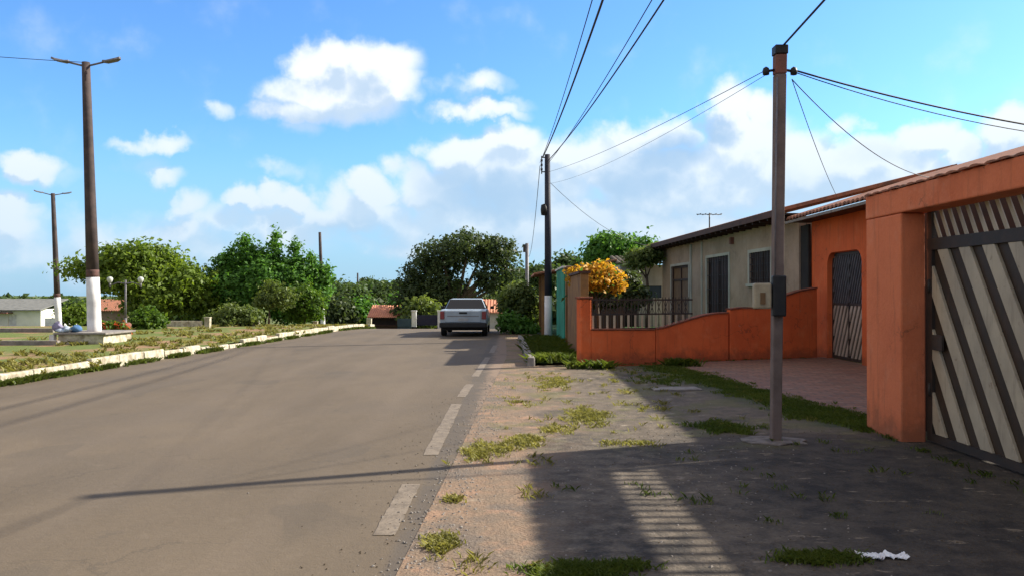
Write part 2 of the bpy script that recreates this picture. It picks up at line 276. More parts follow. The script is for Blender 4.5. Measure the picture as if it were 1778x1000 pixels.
M = dict(
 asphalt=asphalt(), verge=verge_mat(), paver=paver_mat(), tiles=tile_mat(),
 plaza=ground_mat('plaza_soil_and_grass', ((.09, .13, .035), (.17, .19, .06)), ((.30, .16, .09), (.27, .19, .12)), .45, .45),
 field=ground_mat('field_grass', ((.07, .11, .03), (.14, .16, .06)), ((.18, .13, .08), (.2, .17, .1)), .4, .1),
 bed=ground_mat('planted_bed', ((.03, .075, .02), (.05, .11, .03)), ((.06, .05, .03), (.05, .08, .03)), .45, 2),
 marking=paint_mat(),
 kerb=mat('whitewashed_kerb', (.60, .55, .42), (.27, .235, .165), 6, .85, .3, .6, (.22, .17, .11)),
 tiles_pale=mat('sun_faded_clay_tiles', (.62, .27, .16), (.5, .2, .12), 2, .85, .2, .2, (.25, .13, .09)),
 orange=render_mat('orange_render', (.70, .145, .044), (.59, .115, .036), (.68, .19, .075), (.17, .055, .03)),
 orange_pale=render_mat('faded_orange_render', (.68, .20, .09), (.58, .155, .068), (.68, .26, .145), (.22, .09, .05)),
 orange_rim=mat('grimy_orange_render', (.24, .07, .035), (.12, .05, .03), 5, .9, .2),
 cream=render_mat('cream_render', (.40, .30, .22), (.30, .225, .16), (.42, .34, .26), (.12, .09, .07)),
 cream2=mat('grey_cream_render', (.46, .45, .38), (.36, .35, .30), 1, .9, .2, .25, (.2, .18, .14)),
 white=mat('old_white_paint', (.72, .72, .70), (.55, .54, .52), 3, .7, .2, .25, (.3, .27, .23)),
 pole_white=mat('whitewashed_pole', (.76, .75, .74), (.58, .56, .56), 2, .7, .15, .2, (.35, .3, .3)),
 pole_dark=mat('dark_stained_concrete', (.048, .038, .038), (.085, .06, .055), 2.5, .8, .2),
 pole_navy=mat('dark_navy_pole', (.022, .024, .04), (.035, .034, .045), 3, .7, .2),
 pole_concrete=mat('weathered_concrete_pole', (.20, .15, .132), (.135, .10, .088), 3, .85, .3, .3, (.1, .075, .06)),
 pole_red=mat('rust_stained_concrete', (.22, .09, .07), (.15, .08, .06), 5, .85, .3),
 pole_stain=mat('reddish_stain', (.13, .065, .055), (.07, .05, .045), 6, .85, .3),
 black=mat('black_plastic', (.012, .012, .014), (.02, .02, .02), 8, .5, .05),
 beige=mat('beige_meter_plastic', (.40, .34, .23), (.30, .25, .17), 6, .6, .05),
 wire=mat('dark_cable', (.03, .03, .032), (.04, .04, .04), 5, .6, 0),
 iron=mat('dark_iron', (.03, .024, .02), (.045, .03, .022), 8, .6, .1, spec=.4),
 gate_panel=mat('dark_brown_gate_sheet', (.048, .030, .018), (.03, .02, .013), 2, .55, .1, .5, (.07, .035, .02)),
 slat=slat_mat(),
 slat_grey=mat('greyed_gate_slats', (.42, .34, .27), (.32, .26, .21), 3, .5, .05, .2, (.2, .15, .12)),
 wood=mat('varnished_wood', (.17, .10, .045), (.12, .065, .03), 4, .6, .1),
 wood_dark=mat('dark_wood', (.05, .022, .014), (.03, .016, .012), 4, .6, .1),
 darkin=mat('dim_interior', (.02, .018, .016), (.03, .025, .02), 3, .9, 0),
 bark=mat('bark', (.10, .075, .05), (.06, .045, .03), 6, .95, .5),
 green=mat('turquoise_render', (.04, .30, .20), (.03, .22, .15), 2, .8, .1, .3, (.03, .1, .08)),
 ochre=mat('ochre_render', (.28, .15, .055), (.2, .1, .04), 2, .85, .2, .5, (.08, .05, .03)),
 brown=mat('brown_painted_gate', (.09, .04, .025), (.06, .03, .02), 4, .7, .1),
 carpaint=mat('silver_white_car_paint', (.34, .40, .46), (.25, .29, .33), 1, .25, 0, spec=.6, fine=5),
 glass=mat('dark_car_glass', (.012, .018, .028), (.012, .018, .028), .5, .06, 0, spec=.6, fine=1),
 rubber=mat('tyre_rubber', (.012, .012, .012), (.018, .018, .018), 9, .9, .1),
 rim=mat('wheel_steel', (.3, .3, .3), (.2, .2, .2), 9, .4, 0, metal=.6),
 red_lens=mat('red_lamp_lens', (.22, .012, .012), (.16, .01, .01), 9, .3, 0, spec=.6),
 plate=mat('number_plate_grey', (.35, .36, .38), (.3, .3, .3), 9, .5, 0),
 globe=mat('milky_globe', (.55, .57, .52), (.45, .47, .43), 3, .4, 0),
 lampmetal=mat('grey_lamp_metal', (.18, .17, .18), (.12, .11, .12), 4, .5, .05),
 greyroof=mat('fibre_cement_roof', (.20, .20, .185), (.14, .14, .13), 2, .9, .2),
 bluegrey=mat('blue_grey_metal_sheet', (.045, .07, .09), (.03, .05, .075), 2, .6, .05),
 navy=mat('navy_sheet', (.012, .014, .035), (.02, .02, .04), 2, .6, .05),
 tiles_old=mat('mossy_old_tiles', (.11, .075, .05), (.06, .06, .035), 3, .9, .3),
 bright_wall=mat('white_limewash', (.80, .79, .70), (.70, .69, .60), 1, .9, .1),
 footing=mat('crumbling_concrete', (.20, .175, .16), (.085, .075, .068), 7, .9, .4),
 paper=mat('crumpled_white_paper', (.80, .82, .85), (.70, .72, .75), 9, .7, .1),
 slab=mat('pale_concrete', (.26, .235, .21), (.17, .15, .135), 6, .9, .3),
 cloth_blue=mat('blue_cloth', (.06, .14, .30), (.10, .2, .34), 5, .9, .1),
 cloth_pale=mat('pale_blue_cloth', (.38, .46, .56), (.5, .55, .62), 5, .9, .1),
 cloth_violet=mat('violet_cloth', (.16, .14, .24), (.3, .28, .38), 5, .9, .1),
 leaf_yg=leafmat('yellow_green_leaves', (.08, .14, .02), (.19, .26, .04), .45),
 leaf_mid=leafmat('green_leaves', (.05, .14, .024), (.13, .27, .05), .38),
 leaf_dark=leafmat('dark_green_leaves', (.030, .055, .022), (.095, .125, .05), .35, .6),
 leaf_far=leafmat('far_leaves', (.035, .07, .025), (.10, .15, .05), .35, .35),
 leaf_bright=leafmat('bright_leaves', (.04, .10, .012), (.13, .2, .03), .4),
 leaf_olive=leafmat('olive_leaves', (.075, .115, .03), (.16, .20, .06), .38),
 petal=leafmat('yellow_orange_leaves', (.42, .20, .02), (.72, .42, .05), .35, 2.5),
 petal_red=leafmat('red_flowers', (.45, .05, .03), (.6, .16, .06), .3, 3),
 grass=leafmat('grass_blades', (.045, .085, .015), (.15, .18, .04), .35, 1.5),
 grass_dry=leafmat('dry_grass_blades', (.16, .16, .05), (.30, .27, .10), .35, 1.5),
)

# ------------------------------------------------------------------ mesh helpers
def H(x, y):                                   # lie of the land: level street, falling away beyond the crest
    if y <= 33: return 0.0
    t = y - 33
    if t < 6: return -.045 * t * t / 12
    z = -.135 - .045 * (t - 6)
    return max(z, -9.0)
def GX(px, d): return (px - CXP) / F * d
def GZ(py, d): return EYE + (HZ - py) / F * d
def GD(py): return EYE * F / (py - HZ)

class MB:
    def __init__(s): s.v = []; s.f = []; s.smooth = []
    def add(s, vs_, fs, sm=False):
        o = len(s.v); s.v += [tuple(v) for v in vs_]; s.f += [tuple(i + o for i in f) for f in fs]; s.smooth += [sm] * len(fs); return s
    def box(s, x0, x1, y0, y1, z0, z1, rz=0, piv=None):
        vs_ = [(x, y, z) for z in (z0, z1) for y in (y0, y1) for x in (x0, x1)]
        if rz:
            c, sn = math.cos(rz), math.sin(rz); p = piv or ((x0 + x1) / 2, (y0 + y1) / 2)
            vs_ = [(p[0] + (x - p[0]) * c - (y - p[1]) * sn, p[1] + (x - p[0]) * sn + (y - p[1]) * c, z) for x, y, z in vs_]
        return s.add(vs_, [(0, 2, 3, 1), (4, 5, 7, 6), (0, 1, 5, 4), (2, 6, 7, 3), (0, 4, 6, 2), (1, 3, 7, 5)])
    def bar(s, a, b, w, h, up=(0, 0, 1)):      # rectangular bar from a to b
        a = Vector(a); b = Vector(b); d = (b - a).normalized(); u = Vector(up)
        sd = d.cross(u)
        if sd.length < 1e-4: sd = d.cross(Vector((1, 0, 0)))
        sd.normalize(); u = sd.cross(d).normalized()
        q = [sd * (i * w / 2) + u * (j * h / 2) for i, j in ((-1, -1), (1, -1), (1, 1), (-1, 1))]
        vs_ = [a + k for k in q] + [b + k for k in q]
        return s.add(vs_, [(3, 2, 1, 0), (4, 5, 6, 7), (0, 1, 5, 4), (1, 2, 6, 5), (2, 3, 7, 6), (3, 0, 4, 7)])
    def tube(s, pts, rad, n=8, caps=True):
        pts = [Vector(p) for p in pts]; rad = rad if isinstance(rad, (list, tuple)) else [rad] * len(pts)
        o = []; prev = None
        for i, p in enumerate(pts):
            d = (pts[min(i + 1, len(pts) - 1)] - pts[max(i - 1, 0)]).normalized()
            ref = Vector((0, 0, 1)) if abs(d.z) < .9 else Vector((1, 0, 0))
            sd = d.cross(ref).normalized() if prev is None else (prev - d * prev.dot(d)).normalized()
            prev = sd; u = d.cross(sd)
            for k in range(n):
                a = 2 * math.pi * k / n; o.append(p + (sd * math.cos(a) + u * math.sin(a)) * rad[i])
        fs = [(i * n + k, i * n + (k + 1) % n, (i + 1) * n + (k + 1) % n, (i + 1) * n + k) for i in range(len(pts) - 1) for k in range(n)]
        s.add(o, fs, True)
        if caps:
            b = len(s.v) - len(o); s.f.append(tuple(b + k for k in range(n))[::-1]); s.f.append(tuple(b + (len(pts) - 1) * n + k for k in range(n))); s.smooth += [False, False]
        return s
    def lathe(s, prof, c=(0, 0, 0), n=16):
        o = [(c[0] + r * math.cos(2 * math.pi * k / n), c[1] + r * math.sin(2 * math.pi * k / n), c[2] + z) for r, z in prof for k in range(n)]
        fs = [(i * n + k, i * n + (k + 1) % n, (i + 1) * n + (k + 1) % n, (i + 1) * n + k) for i in range(len(prof) - 1) for k in range(n)]
        return s.add(o, fs, True)
    def prism(s, poly, vec):                   # polygon (3D points) extruded by vec
        n = len(poly); a = [Vector(p) for p in poly]; b = [p + Vector(vec) for p in a]
        return s.add(a + b, [tuple(range(n))[::-1], tuple(range(n, 2 * n))] + [(i, (i + 1) % n, n + (i + 1) % n, n + i) for i in range(n)])
    def build(s, name, m, parent=None, bev=0, loc=None):
        me = bpy.data.meshes.new(name); me.from_pydata(s.v, [], s.f)
        me.polygons.foreach_set('use_smooth', s.smooth); me.materials.append(M[m] if isinstance(m, str) else m)
        me.update()
        import bmesh
        bm = bmesh.new(); bm.from_mesh(me); bmesh.ops.recalc_face_normals(bm, faces=bm.faces); bm.to_mesh(me); bm.free()
        o = bpy.data.objects.new(name, me); C.objects.link(o)
        if parent: o.parent = parent
        if loc: o.location = loc
        if bev:
            md = o.modifiers.new('bevel', 'BEVEL'); md.width = bev; md.segments = 2; md.limit_method = 'ANGLE'
        return o
def tag(o, label, cat, group=None, kind=None):
    if label: o['label'] = label
    if cat: o['category'] = cat
    if group: o['group'] = group
    if kind: o['kind'] = kind
    return o
def thing(name, label, cat, loc=(0, 0, 0), rz=0, group=None):
    o = bpy.data.objects.new(name, None); o.empty_display_size = .3; C.objects.link(o); o.location = loc; o.rotation_euler = (0, 0, rz)
    return tag(o, label, cat, group)
def struct(o, label=None): o['kind'] = 'structure'; (label and o.__setitem__('label', label)); return o
def copytree(o, parent=None):
    c = o.copy(); C.objects.link(c)
    if parent: c.parent = parent
    for ch in list(o.children): copytree(ch, c)
    return c

def gridsheet(name, m, xl, xr, ys, dz=0, nx=6, amp=0, seed=1):
    """a ground sheet between two edge lines xl(y), xr(y), following the land"""
    b = MB(); vs_ = []; rng = random.Random(seed)
    for y in ys:
        a, c = xl(y), xr(y)
        for i in range(nx + 1):
            x = a + (c - a) * i / nx; w = 0
            if amp and 0 < i < nx: w = amp * (math.sin(x * 1.7 + y * .9) + math.sin(x * .8 - y * 2.1)) * .5
            vs_.append((x, y, H(x, y) + dz + w))
    fs = [(j * (nx + 1) + i, j * (nx + 1) + i + 1, (j + 1) * (nx + 1) + i + 1, (j + 1) * (nx + 1) + i) for j in range(len(ys) - 1) for i in range(nx)]
    b.add(vs_, fs, True); return struct(b.build(name, m))
def lin(a, b, n): return [a + (b - a) * i / n for i in range(n + 1)]
YS = lin(-12, 33, 45) + lin(34, 60, 26) + lin(65, 240, 35)

# ------------------------------------------------------------------ the setting
def kx(y): return -8.85 + (y - 13.8) * .0755          # foot of the left kerb
def rx(y): return -.66 + (y - 4.5) * .034 if y < 20 else -.13 + (y - 20) * -.01
far_ys = lin(-60, 33, 30) + lin(36, 60, 8) + lin(70, 260, 19) + lin(320, 2500, 12)
gridsheet('ground', 'field', lambda y: -1800, lambda y: 1800, far_ys, -.03, 24)
gridsheet('road', 'asphalt', kx, rx, YS, 0, 8)
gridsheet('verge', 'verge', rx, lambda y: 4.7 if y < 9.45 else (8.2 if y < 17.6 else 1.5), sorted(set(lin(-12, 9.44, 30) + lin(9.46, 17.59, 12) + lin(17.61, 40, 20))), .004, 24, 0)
gridsheet('plaza_ground', 'plaza', lambda y: -40, lambda y: kx(y) - .14, [y for y in YS if y < 60], .13, 12)
# left kerb of whitewashed stones, some chipped
kb = MB(); rng = random.Random(4); y = 2.0
while y < 41:
    L = rng.uniform(.8, 1.05); g = rng.choice((.02, .03, .05)); h = rng.uniform(.18, .25)
    if 21.5 < y < 22.6 or 26 < y < 26.8 or rng.random() < .14: h = rng.uniform(.1, .15)
    y1 = y + L - g; t0 = rng.uniform(-.012, .012)
    vs_ = []
    for yy in (y, y1):
        for (ox, oz) in ((0, -.1), (.0 - .02, h + H(0, yy)), (-.15, h + H(0, yy)), (-.15, -.1)):
            vs_.append((kx(yy) + ox + t0, yy, oz + (H(0, yy) if oz < 0 else rng.uniform(-.01, .01))))
    kb.add(vs_, [(0, 1, 2, 3), (7, 6, 5, 4), (0, 4, 5, 1), (1, 5, 6, 2), (2, 6, 7, 3), (3, 7, 4, 0)]); y += L
struct(kb.build('kerb', 'kerb', bev=.025), 'whitewashed kerb stones along the plaza side')
# dashes of the edge line
dm = MB()
for (xa, ya, xb, yb, w) in ((-.845, 5.33, -.84, 6.75, .15), (-.80, 7.95, -.80, 11.6, .15), (-.78, 12.4, -.74, 14.1, .14), (-.70, 15.4, -.60, 20.0, .14), (-.55, 21.5, -.5, 24.5, .14)):
    n = 14
    L = [(xa + (xb - xa) * i / n - w / 2 + rng.uniform(-.008, .008), ya + (yb - ya) * i / n, .004) for i in range(n + 1)]
    Rr = [(xa + (xb - xa) * i / n + w / 2 + rng.uniform(-.008, .008), ya + (yb - ya) * i / n, .004) for i in range(n + 1)]
    dm.add(L + Rr, [(i, n + 1 + i, n + 2 + i, i + 1) for i in range(n)])
struct(dm.build('road_markings', 'marking'), 'worn dashed edge line')
# brick paved forecourt
pv = MB(); pv.add([(3.35, 18.2, .012), (3.45, 17.4, .012), (4.55, 10.0, .012), (4.62, 9.5, .012), (7.84, 9.5, .012), (7.84, 20.0, .012)], [(0, 1, 2, 3, 4, 5)])
struct(pv.build('paved_forecourt', 'paver'), 'reddish brick pavers')
# asphalt patches: planted bed with a concrete kerb at the second pole
bd = MB(); bd.add([(.45, 17.7, .06), (1.5, 17.9, .06), (1.5, 26.5, .06), (.32, 26.5, .06)], [(0, 1, 2, 3)])
struct(bd.build('grass_bed', 'bed'), 'green planted bed')
kb2 = MB(); kb2.prism([(.50, 17.5, -.05), (.34, 17.5, -.05), (.34, 17.55, .20), (.50, 17.55, .20)], (-.15, 9.2, 0)); kb2.box(.2, 1.4, 26.3, 26.5, -.05, .16)
struct(kb2.build('bed_kerb', 'slab', bev=.03), 'pale kerb round the grass bed')

# ------------------------------------------------------------------ walls
def wall(mb, A, B, z0, z1, thick, openings=()):
    """vertical wall from A to B (plan), openings (s0,s1,za,zb) cut out; thickness to the left of A->B"""
    A = Vector((A[0], A[1], 0)); B = Vector((B[0], B[1], 0)); L = (B - A).length; d = (B - A) / L; n = Vector((-d.y, d.x, 0)) * thick
    def blk(s0, s1, za, zb):
        if s1 - s0 < .005 or zb - za < .005: return
        p = [A + d * s0, A + d * s1, A + d * s1 + n, A + d * s0 + n]
        mb.add([(q.x, q.y, z) for z in (za, zb) for q in p], [(3, 2, 1, 0), (4, 5, 6, 7), (0, 1, 5, 4), (1, 2, 6, 5), (2, 3, 7, 6), (3, 0, 4, 7)])
    s = 0
    for (s0, s1, za, zb) in sorted(openings):
        blk(s, s0, z0, z1); blk(s0, s1, z0, za); blk(s0, s1, zb, z1); s = s1
    blk(s, L, z0, z1)
def on(A, B, s, off=0):
    A = Vector((A[0], A[1], 0)); B = Vector((B[0], B[1], 0)); d = (B - A).normalized(); n = Vector((-d.y, d.x, 0))
    return A + d * s + n * off
def roof_slope(mb, A, B, z, up, rise, thick=.05, wave=.0, pitch=.22):
    """sheet from eave line A-B (plan) going `up` (vector in plan) rising `rise`; half-round tile waves along the eave"""
    A = Vector((A[0], A[1], z)); B = Vector((B[0], B[1], z)); U = Vector((up[0], up[1], rise)); L = (B - A).length
    n = max(2, int(L / (pitch / 6))); vs_ = []
    for row in (0, 1):
        for lay in (0, 1):
            for i in range(n + 1):
                p = A + (B - A) * (i / n) + U * row
                vs_.append((p.x, p.y, p.z + (abs(math.sin(math.pi * i / 6)) * wave) + (0 if lay else -thick)))
    N = n + 1; fs = []
    for i in range(n):
        fs += [(N + i, N + i + 1, 3 * N + i + 1, 3 * N + i), (i + 1, i, 2 * N + i, 2 * N + i + 1), (i, i + 1, N + i + 1, N + i), (2 * N + i + 1, 2 * N + i, 3 * N + i, 3 * N + i + 1)]
    fs += [(0, N, 3 * N, 2 * N), (n, 2 * N + n, 3 * N + n, N + n)]
    mb.add(vs_, fs)

# --- near gateway: broad orange column, lintel, tile coping, slatted gate
gw = thing('gateway_wall', 'orange rendered gateway with a tile-topped lintel at the right edge of the photo', 'wall', (4.2, 8.55, 0))
LOC = (-4.2, -8.55, 0)
g = MB(); g.box(4.17, 4.44, 8.65, 9.5, -.1, 2.452); g.build('column', 'orange_pale', gw, .02, LOC)
g = MB(); g.box(4.17, 4.44, 3.3, 4.1, -.1, 2.452); g.build('column', 'orange_pale', gw, .02, LOC)
g = MB(); g.box(4.165, 4.47, 3.3, 9.5, 2.456, 2.72); g.build('lintel', 'orange_pale', gw, .015, LOC)
g = MB(); g.box(4.2, 4.47, -6, 3.296, -.1, 2.7); g.build('side_wall', 'orange_pale', gw, .015, LOC)
g = MB(); rng = random.Random(9)
y = 3.3
while y < 9.4:
    w = .19; dxx = rng.uniform(-.02, .02); o = len(g.v); n = 6
    for xx in (4.14 + dxx, 4.50):
        for k in range(n + 1):
            a = math.pi * k / n; g.v.append((xx, y + w / 2 - math.cos(a) * w * .5, 2.722 + math.sin(a) * .022 + rng.uniform(0, .004)))
    for k in range(n): g.f.append((o + k, o + k + 1, o + n + 2 + k, o + n + 1 + k)); g.smooth.append(True)
    g.f.append(tuple(o + k for k in range(n + 1))); g.smooth.append(False); y += w + rng.uniform(.0, .02)
g.build('tile_coping', 'tiles', gw, 0, LOC)

gt = thing('sliding_gate', 'tall dark metal gate with broad cream diagonal slats under the orange lintel', 'gate', (4.7, 8.4, 0))
GL = (-4.7, -8.4, 0); GXP = 4.48; Y0, Y1 = 4.12, 8.648; ZM0, ZM1, ZT = 2.05, 2.17, 2.53
g = MB()
g.box(GXP - .03, GXP + .03, Y1 - .1, Y1, .03, ZT); g.box(GXP - .03, GXP + .03, Y0, Y0 + .1, .03, ZT)
g.box(GXP - .031, GXP + .031, Y0, Y1, .03, .11); g.box(GXP - .036, GXP + .036, Y0, Y1, ZM0, ZM1); g.box(GXP - .031, GXP + .031, Y0, Y1, ZT - .05, ZT)
g.build('gate_frame', 'iron', gt, 0, GL)
g = MB(); g.box(GXP - .06, GXP - .032, 8.30, 8.50, 1.0, 1.16); g.build('lock_box', 'iron', gt, .004, GL)
for zz in (.5, 1.6):
    g = MB(); g.tube([(GXP - .03, 8.6, zz), (GXP - .03, 8.6, zz + .14)], .022, 8); g.build('hinge', 'iron', gt, 0, GL)
g = MB(); g.box(GXP + .005, GXP + .02, Y0 + .05, Y1 - .05, .08, ZM0 + .02); g.build('gate_panel', 'gate_panel', gt, 0, GL)
def clip_slats(yc0, yc1, z0, z1, k, w, step, x0, x1, mb, phase=0):
    """slats leaning: y grows with z by k; clipped to the rectangle [yc0,yc1]x[z0,z1]"""
    L = math.hypot(k, 1); half = w / 2 * L; y = yc0 - max(0, k * (z1 - z0)) - half + phase
    while y < yc1 - min(0, k * (z1 - z0)) + half:
        poly = [(y - half, z0), (y + half, z0), (y + half + k * (z1 - z0), z1), (y - half + k * (z1 - z0), z1)]
        for lim, sg in ((yc0, 1), (yc1, -1)):
            out = []
            for i in range(len(poly)):
                a, b = poly[i], poly[(i + 1) % len(poly)]; ia, ib = (a[0] - lim) * sg >= 0, (b[0] - lim) * sg >= 0
                if ia: out.append(a)
                if ia != ib:
                    t = (lim - a[0]) / (b[0] - a[0]); out.append((lim, a[1] + t * (b[1] - a[1])))
            poly = out
            if len(poly) < 3: break
        if len(poly) >= 3: mb.prism([(x0, a, b) for a, b in poly], (x1 - x0, 0, 0))
        y += step
g = MB(); clip_slats(Y0 + .1, Y1 - .1, .112, ZM0 - .002, .60, .165, .40, GXP - .028, GXP + .004, g, .22); g.build('lower_slats', 'slat', gt, .004, GL)
g = MB(); clip_slats(Y0 + .1, Y1 - .1, ZM1 + .002, ZT - .052, .55, .048, .163, GXP - .006, GXP + .006, g); g.build('upper_slats', 'slat', gt, 0, GL)

# house behind the gate
hb = thing('house_behind_gate', 'dim house wall glimpsed through the top slats of the big gate', 'house', (9.4, 4, 0))
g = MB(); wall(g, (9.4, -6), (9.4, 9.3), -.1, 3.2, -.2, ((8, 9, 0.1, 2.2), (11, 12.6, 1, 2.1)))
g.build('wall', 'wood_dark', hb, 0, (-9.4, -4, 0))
g = MB(); g.box(9.44, 9.5, 2, 3, 0.1, 2.2); g.build('door', 'wood_dark', hb, 0, (-9.4, -4, 0))
g = MB(); g.box(9.44, 9.5, 5, 6.6, 1, 2.1); g.build('window', 'darkin', hb, 0, (-9.4, -4, 0))
g = MB(); roof_slope(g, (8.9, -6.3), (8.9, 9.4), 3.22, (4, 0), 1.1, .06, .05); g.build('roof', 'tiles', hb, 0, (-9.4, -4, 0))
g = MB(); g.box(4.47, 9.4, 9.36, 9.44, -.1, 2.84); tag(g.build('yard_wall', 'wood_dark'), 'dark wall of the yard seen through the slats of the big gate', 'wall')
g = MB(); g.add([(4.69, -6, .008), (9.4, -6, .008), (9.4, 9.3, .008), (4.69, 9.3, .008)], [(0, 1, 2, 3)]); struct(g.build('gate_yard', 'verge'))

# --- orange house with arched gate (street front parallel to the road)
oh = thing('orange_house', 'orange house with a round-cornered lattice gate opening between column and low wall', 'house', (7.7, 15, 0))
OL = (-7.7, -15, 0)
A, B = (7.7, 20.7), (7.7, 9.5)
g = MB(); wall(g, A, B, -.1, 3.4, .16, ((1.0, 2.95, -.1, 2.56), (5.5, 6.9, 1.0, 2.1)))
# round corners of the opening
for sgn, yc in ((1, 19.7), (-1, 17.75)):
    r = .32; pts = [(7.701, yc, 2.561)] + [(7.701, yc - sgn * r * (1 - math.cos(a)) , 2.561 - r * (1 - math.sin(a))) for a in [math.pi / 2 * i / 8 for i in range(9)][::-1]]
    pts = [(7.701, yc, 2.561), (7.701, yc - sgn * r, 2.561)] + [(7.701, yc - sgn * (r - r * math.sin(a)), 2.561 - (r - r * math.cos(a))) for a in [math.pi / 2 * i / 8 for i in range(1, 9)]]
    g.prism(pts, (.158, 0, 0))
g.build('wall', 'orange', oh, 0, OL)
g = MB(); g.box(7.86, 13, 9.5, 9.66, -.1, 3.3); g.box(7.86, 13, 20.54, 20.7, -.1, 3.3); g.box(12.9, 13, 9.66, 20.54, -.1, 3.3); g.build('side_wall', 'orange', oh, 0, OL)
g = MB(); roof_slope(g, (7.12, 20.9), (7.12, 9.3), 3.50, (3.6, 0), 1.12, .05, .05); rf = g.build('roof', 'tiles', oh, 0, OL)
g = MB(); g.box(7.08, 7.118, 9.3, 20.9, 3.37, 3.43); g.build('fascia', 'slab', rf, 0)
g = MB(); g.box(7.12, 7.9, 9.3, 20.9, 3.40, 3.44); g.build('soffit', 'wood_dark', rf, 0)
g = MB(); g.box(7.74, 7.78, 13.8, 15.2, 1.0, 2.1); g.build('window', 'wood_dark', oh, 0, OL)
lg = thing('lattice_gate', 'smaller dark gate with pale diagonal slats in the round-cornered opening', 'gate', (7.82, 18.7, 0))
LL = (-7.82, -18.7, 0)
g = MB(); X = 7.84
g.box(X - .02, X + .02, 17.75, 17.82, .03, 2.55); g.box(X - .02, X + .02, 19.63, 19.70, .03, 2.55); g.box(X - .021, X + .021, 17.75, 19.7, .03, .1); g.box(X - .021, X + .021, 17.75, 19.7, 1.30, 1.36); g.box(X - .021, X + .021, 17.75, 19.7, 2.48, 2.55); g.box(X - .021, X + .021, 18.70, 18.76, .1, 2.48)
g.build('gate_frame', 'iron', lg, 0, LL)
g = MB(); g.box(X + .03, X + .035, 17.75, 19.7, .05, 2.5); g.build('backing', 'darkin', lg, 0, LL)
g = MB(); clip_slats(17.82, 18.69, .1, 1.3, -.50, .10, .20, X - .018, X + .01, g); clip_slats(18.77, 19.63, .1, 1.3, -.50, .10, .20, X - .018, X + .01, g)
g.build('lower_slats', 'slat_grey', lg, 0, LL)
g = MB(); clip_slats(17.82, 19.63, 1.362, 2.478, -.45, .02, .13, X - .018, X + .01, g); g.build('upper_bars', 'lampmetal', lg, 0, LL)

# --- low waved boundary wall
W0 = Vector((1.5, 17.6, 0)); WD = Vector((1, .371, 0)).normalized(); WN = Vector((-WD.y, WD.x, 0))
def wpt(px, py):       # point on the street face of the low wall seen at that pixel
    k = (px - CXP) / F; Y = (17.6 - 1.5 * .371) / (1 - .371 * k); return Vector((k * Y, Y, GZ(py, Y)))
lw = thing('boundary_wall', 'low orange garden wall whose top waves up towards the orange house', 'wall', (1.5, 17.6, 0)); WL = (-1.5, -17.6, 0)
def wsec(pts, name, th=.15, m='orange', bev=.015):
    poly = [wpt(*p) for p in pts]; poly = poly + [Vector((poly[-1].x, poly[-1].y, -.1)), Vector((poly[0].x, poly[0].y, -.1))]
    b = MB(); b.prism(poly, WN * th); return b.build(name, m, lw, bev, WL)
wsec([(1027, 573), (1080, 573), (1137, 573), (1138, 573)], 'wall_panel')
wsec([(1139, 572), (1155, 569), (1175, 563), (1200, 555), (1225, 548), (1245, 545), (1265, 544)], 'wall_panel', .17)
wsec([(1268, 538), (1290, 535), (1315, 536), (1335, 533), (1350, 522), (1365, 514), (1390, 506), (1419, 501)], 'wall_panel', .15)
# cap lines: a thin grimy rim lying on the tops
def rim(pts, th=.19):
    b = MB(); P3 = [wpt(*p) for p in pts]
    for a, c in zip(P3[:-1], P3[1:]):
        q = [a - WN * .02 + Vector((0, 0, .004)), c - WN * .02 + Vector((0, 0, .004)), c + WN * th + Vector((0, 0, .004)), a + WN * th + Vector((0, 0, .004))]
        b.add(q + [k + Vector((0, 0, .03)) for k in q], [(3, 2, 1, 0), (4, 5, 6, 7), (0, 1, 5, 4), (2, 3, 7, 6), (1, 2, 6, 5), (3, 0, 4, 7)])
    b.build('coping', 'orange_rim', lw, 0, WL)
rim([(1027, 573), (1137, 573)]); rim([(1139, 572), (1155, 569), (1175, 563), (1200, 555), (1225, 548), (1245, 545), (1265, 544)])
rim([(1268, 538), (1290, 535), (1315, 536), (1335, 533), (1350, 522), (1365, 514), (1390, 506), (1419, 501)])
b = MB(); p0, p1 = wpt(1009, 600), wpt(1027, 600); b.prism([(p0.x, p0.y, -.1), (p1.x, p1.y, -.1), (p1.x + WN.x * .25, p1.y + WN.y * .25, -.1), (p0.x + WN.x * .25, p0.y + WN.y * .25, -.1)], (0, 0, 1.56)); b.build('pillar', 'orange', lw, .02, WL)
b = MB(); b.prism([(p0.x - .03, p0.y - .03, 1.462), (p1.x + .03, p1.y - .02, 1.462), (p1.x + WN.x * .25 + .03, p1.y + WN.y * .25 + .03, 1.462), (p0.x + WN.x * .25 - .03, p0.y + WN.y * .25 + .03, 1.462)], (0, 0, .05)); b.build('pillar_cap', 'orange_rim', lw, .01, WL)
